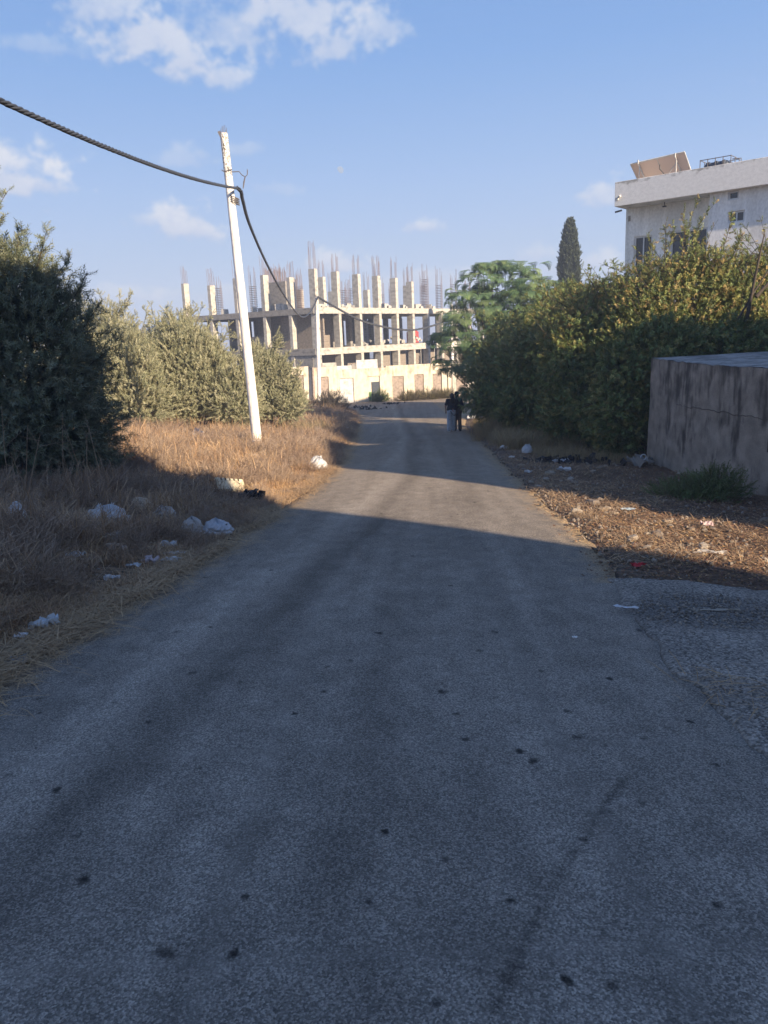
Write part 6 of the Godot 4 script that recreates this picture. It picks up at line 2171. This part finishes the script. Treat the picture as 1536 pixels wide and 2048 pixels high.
func make_rubbish() -> void:
	var r := RandomNumberGenerator.new()
	r.seed = 555
	var white := Color(0.62, 0.62, 0.62)
	var gray_c := Color(0.54, 0.54, 0.55)
	for s in [
		[-3.38, -9.1, 0.44, 0.20, 0.30, true, white, "big crumpled white plastic bag lying in the dry grass"],
		[-2.0, -8.95, 0.30, 0.13, 0.22, false, gray_c, "greyish plastic bag flopped at the left road edge"],
		[-1.42, -16.8, 0.30, 0.20, 0.26, true, white, "white rubbish bag at the sunlit left road edge"],
		[-5.5, -23.0, 0.40, 0.30, 0.3, true, white, "white plastic bag caught in dry grass left of the pole"],
		[-4.15, -8.5, 0.16, 0.20, 0.12, false, Color(0.8, 0.8, 0.8), "small upright white bag near the foot of the dark olive"],
		[-3.3, -10.15, 0.30, 0.16, 0.2, false, Color(0.70, 0.58, 0.42), "cream crumpled sack behind the big white bag"],
		[-2.3, -8.95, 0.22, 0.13, 0.16, false, Color(0.52, 0.47, 0.42), "dull beige sack near the grey bag at the road edge"],
		[-2.8, -9.6, 0.22, 0.12, 0.15, false, Color(0.50, 0.46, 0.42), "dirty beige bag between the white and grey bags"],
		[-2.55, -31.0, 0.4, 0.3, 0.3, false, Color(0.62, 0.6, 0.58), "pale rubbish bag on the bank before the thorny bush"],
		[4.15, -26.4, 0.26, 0.2, 0.2, false, white, "white bag at the right road edge past the tall tufts"],
		[3.62, -19.0, 0.22, 0.16, 0.16, true, white, "torn white bag on the dark right verge"]]:
		lone("plastic_bag", bag_mesh(r, s[2] * 1.2, s[3] * 1.2, s[4] * 1.2, s[5], s[6]), s[7], "bag", drop(s[0], s[1], 0.03 if s[1] < -3.0 else 0.0), "bags thrown on the verges").rotation.y = r.randf_range(-0.6, 0.6)

	# cream foam tray with a row of dark notches
	var tray := thing("foam_tray", "cream foam tray with dark notches along its rim, at the shadow's edge", "tray", drop(-2.45, -12.2, 0.12))
	tray.rotation = Vector3(0.75, 0.5, -0.30)
	var tb := MB.new()
	tb.bevel_box(Transform3D(), Vector3(0.52, 0.06, 0.26), 0.02)
	part("slab", tb.mesh(matte(lin(0.78, 0.68, 0.46), 0.8)), tray)
	for i in 5:
		var nb := MB.new()
		nb.bevel_box(Transform3D(Basis(), Vector3(-0.16 + i * 0.08, 0.027, -0.09)), Vector3(0.032, 0.01, 0.045), 0.003)
		part("notch", nb.mesh(M.black), tray)
	var ft := MB.new()
	ft.bevel_box(Transform3D(), Vector3(0.34, 0.05, 0.12), 0.02)
	var f2 := lone("foam_piece", ft.mesh(matte(lin(0.72, 0.60, 0.42), 0.8)), "flat cream foam strip in the grass up from the notched tray", "foam", drop(-3.2, -12.9, 0.10))
	f2.rotation = Vector3(0.3, 0.2, -0.1)
	var lump := MB.new()
	for i in 14:
		lump.box(Transform3D(Basis.from_euler(Vector3(r.randf() * 6, r.randf() * 6, r.randf() * 6)), Vector3(r.randfn() * 0.10, 0.05 + r.randf() * 0.08, r.randfn() * 0.07)), Vector3(0.13, 0.05, 0.09), 0.02, r)
	lone("burnt_lump", lump.mesh(M.black), "black burnt lump on the grass edge beside the notched tray", "rubbish", drop(-2.02, -11.6))
	var can := MB.new()
	can.tube([Vector3(-0.10, 0.035, 0), Vector3(-0.085, 0.035, 0), Vector3(0.06, 0.035, 0), Vector3(0.085, 0.035, 0), Vector3(0.11, 0.035, 0)], [0.02, 0.034, 0.034, 0.018, 0.016], 12)
	lone("bottle", can.mesh(matte(lin(0.75, 0.77, 0.80), 0.4)), "small white bottle lying in the shaded grass above the bags", "bottle", drop(-2.93, -11.2, 0.06)).rotation = Vector3(0, -0.6, -0.25)

	for s in [
		[-2.48, -5.25, 0.19, 0.12, 0.07, Color(0.62, 0.66, 0.68), "crushed pale grey carton at the left road edge, nearest the viewer but one"],
		[-2.53, -5.0, 0.08, 0.07, 0.04, Color(0.85, 0.85, 0.85), "small white paper scrap just below the crushed carton"],
		[-2.36, -4.55, 0.16, 0.10, 0.03, Color(0.22, 0.24, 0.25), "dark plastic piece at the very left road edge"],
		[-2.36, -8.1, 0.17, 0.12, 0.07, white, "white crumpled wrapper up the grass from the road edge litter"],
		[-2.2, -7.75, 0.22, 0.08, 0.03, gray_c, "flat grey wrapper at the edge of the road straw"],
		[-2.15, -7.45, 0.17, 0.10, 0.05, white, "white torn paper among the road edge litter"],
		[-2.33, -7.35, 0.16, 0.12, 0.07, Color(0.58, 0.50, 0.52), "mauve-grey film scrap among the road edge litter"],
		[-2.43, -7.15, 0.14, 0.05, 0.03, white, "small white strip left of the mauve film"],
		[-2.75, -7.6, 0.20, 0.14, 0.08, Color(0.55, 0.42, 0.32), "brown cardboard scrap standing in the grass"],
		[-2.98, -7.1, 0.18, 0.12, 0.05, white, "white paper pieces deep in the shaded grass"],
		[-2.45, -6.6, 0.12, 0.07, 0.05, white, "small white scrap close to the straw edge"],
		[-3.3, -7.9, 0.16, 0.13, 0.06, Color(0.48, 0.30, 0.17), "orange-brown leaf of card in the shaded grass"],
		[-4.0, -8.45, 0.16, 0.14, 0.07, Color(0.42, 0.42, 0.12), "yellow-green crumpled packet beside the small upright bag"],
		[-3.0, -8.15, 0.22, 0.15, 0.10, gray_c, "patterned grey packet below the big white bag"],
		[-2.1, -16.3, 0.16, 0.10, 0.06, white, "white scrap in the sunlit grass up from the road-edge bag"],
		[-1.85, -15.1, 0.14, 0.10, 0.05, Color(0.75, 0.68, 0.55), "cream scrap in the sunlit grass below the road-edge bag"],
		[-2.9, -17.5, 0.18, 0.12, 0.06, white, "pale paper in the sunlit grass near the pole's foot"],
		[-1.9, -22.5, 0.22, 0.14, 0.08, white, "white paper on the left bank halfway to the thorny bush"],
		[-1.72, -37.0, 0.3, 0.2, 0.12, white, "white sheet on the left road edge beyond the green grass"],
		[-2.8, -47.2, 0.45, 0.3, 0.2, white, "white lump of rubbish in front of the thorny bush"],
		[2.21, -6.47, 0.11, 0.06, 0.04, Color(0.55, 0.05, 0.06), "crushed red packet on the driveway's corner"],
		[1.69, -5.17, 0.15, 0.022, 0.012, Color(0.70, 0.72, 0.74), "thin white strip lying on the asphalt's right side"],
		[1.17, -4.55, 0.03, 0.02, 0.012, Color(0.85, 0.85, 0.85), "tiny white crumb on the asphalt"],
		[3.16, -9.7, 0.17, 0.10, 0.02, Color(0.42, 0.52, 0.58), "blue-grey plastic lid on the shaded right verge"],
		[3.7, -8.55, 0.12, 0.08, 0.06, Color(0.55, 0.40, 0.40), "crushed pinkish can in the shaded right verge"],
		[2.3, -5.1, 0.30, 0.008, 0.008, Color(0.40, 0.34, 0.26), "long pale straw lying on the old asphalt"],
		[3.1, -7.05, 0.28, 0.12, 0.02, Color(0.60, 0.55, 0.46), "flat pale slab chip in the sunlit strip of the right verge"],
		[2.75, -14.3, 0.12, 0.1, 0.06, white, "white scrap on the right road edge before the tank"],
		[3.5, -14.6, 0.24, 0.16, 0.10, white, "white film among the rubble by the tank"],
		[3.9, -16.6, 0.3, 0.2, 0.10, gray_c, "grey film among the burnt rubbish by the tank"],
		[3.3, -20.5, 0.22, 0.18, 0.10, white, "white sheet on the right road edge below the tufts"],
		[3.0, -17.6, 0.12, 0.1, 0.06, white, "white scrap on the right edge level with the tank's end"],
		[4.3, -23.4, 0.3, 0.2, 0.14, Color(0.65, 0.66, 0.68), "pale grey sheet under the dark bushes"],
		[4.9, -41.5, 0.4, 0.3, 0.2, white, "white rubbish past the walkers on the right"]]:
		var grow := 1.0 if s[0] < -1.0 else 1.0
		var o := lone("litter_scrap", scrap_mesh(r, s[2] * grow, s[3] * grow, s[4] * grow, s[5]), s[6], "litter", drop(s[0], s[1], 0.015 + (0.05 if s[0] < -2.6 else 0.0)), "litter scraps on the road and verges")
		o.rotation.y = r.randf_range(-0.7, 0.7)

	# concrete rubble by the tank
	var rb := MB.new()
	for i in 9:
		rb.box(Transform3D(Basis.from_euler(Vector3(r.randf() * 1.2, r.randf() * 3, r.randf() * 1.0)), Vector3(r.randfn() * 0.22, 0.04 + r.randf() * 0.10, r.randfn() * 0.12)), Vector3(0.30, 0.13, 0.2) * r.randf_range(0.4, 1.0), 0.045, r)
	var lumpy := lone("rubble_heap", rb.mesh(M.concrete_gray), "grey lump of broken concrete against the far corner of the tank", "rubble", drop(5.65, -16.7, 0.02))
	lumpy.rotation.y = 0.4
	var ring := MB.new()
	for q in [-0.06, 0.06]:
		var pts := []
		var rad := []
		for k in 13:
			var a := TAU * k / 12.0
			pts.append(Vector3(cos(a) * 0.06 + q * 0.4, sin(a) * 0.06 + q, 0))
			rad.append(0.012)
		ring.tube(pts, rad, 5)
	lone("plastic_ring", ring.mesh(matte(lin(0.55, 0.56, 0.56), 0.6)), "pair of pale plastic rings on the broken concrete by the tank", "ring", drop(5.62, -16.42, 0.16))
	# burnt rubbish
	for s in [[3.75, -16.7, 0.5, "black burnt rubbish heap on the right verge, nearest the road"], [4.4, -17.1, 0.6, "black burnt rubbish heap under the dark bushes by the tank"], [-0.75, -53.4, 0.7, "dark rubbish heap on the asphalt at the road's left bend"], [1.1, -57.8, 0.6, "low dark debris heap on the road before the dark door"], [-1.5, -55.2, 0.7, "grey rubbish heap beside the verge at the road's left bend"]]:
		var hb := MB.new()
		for i in 26:
			hb.col = Color(1, 1, 1) * r.randf_range(0.5, 3.5) if r.randf() > 0.15 else Color(14, 14, 14)
			hb.box(Transform3D(Basis.from_euler(Vector3(r.randf() * 6, r.randf() * 6, r.randf() * 6)), Vector3(r.randfn() * s[2] * 0.7, 0.02 + r.randf() * 0.06, r.randfn() * s[2] * 0.45)), Vector3(0.17, 0.035, 0.11) * r.randf_range(0.3, 1.1), 0.025, r)
		lone("burnt_rubbish", hb.mesh(M.black), s[3], "rubbish", drop(s[0], s[1]), "dark rubbish heaps")
	# stones on the right verge and a few on the left
	var kinds := []
	for i in 6:
		kinds.append(stone_mesh(r, r.randf_range(0.25, 0.65)))
	var tones := []
	for q in [Color(0.36, 0.29, 0.22), Color(0.30, 0.23, 0.165), Color(0.42, 0.35, 0.27), Color(0.24, 0.20, 0.165), Color(0.46, 0.40, 0.32)]:
		tones.append(matte(q.linear_to_srgb(), 0.95, M.mott, 0.25, M.grit, 0.8))
	var placed := 0
	while placed < 130:
		var d := 6.8 * exp(r.randf() * log(26.0 / 6.8))
		var z := -d
		var x := right_x(z) + 0.1 + r.randf() * 3.6
		if (x > 5.9 and d < 18.0) or z > -6.2 + (x - 2.1) * 0.36 - 0.3:
			continue
		var s := r.randf_range(0.05, 0.15) * (1.0 if r.randf() < 0.85 else 1.7)
		var o := lone("stone", kinds[r.randi() % 6], "loose pale or brown stone among the dead leaves of the right verge", "stone", drop(x, z, s * 0.10), "stones scattered on the right verge")
		o.set_surface_override_material(0, tones[r.randi() % 5])
		o.basis = Basis.from_euler(Vector3(r.randf_range(-0.3, 0.3), r.randf() * TAU, r.randf_range(-0.3, 0.3))).scaled(Vector3(s, s, s * r.randf_range(0.6, 1.0)))
		placed += 1
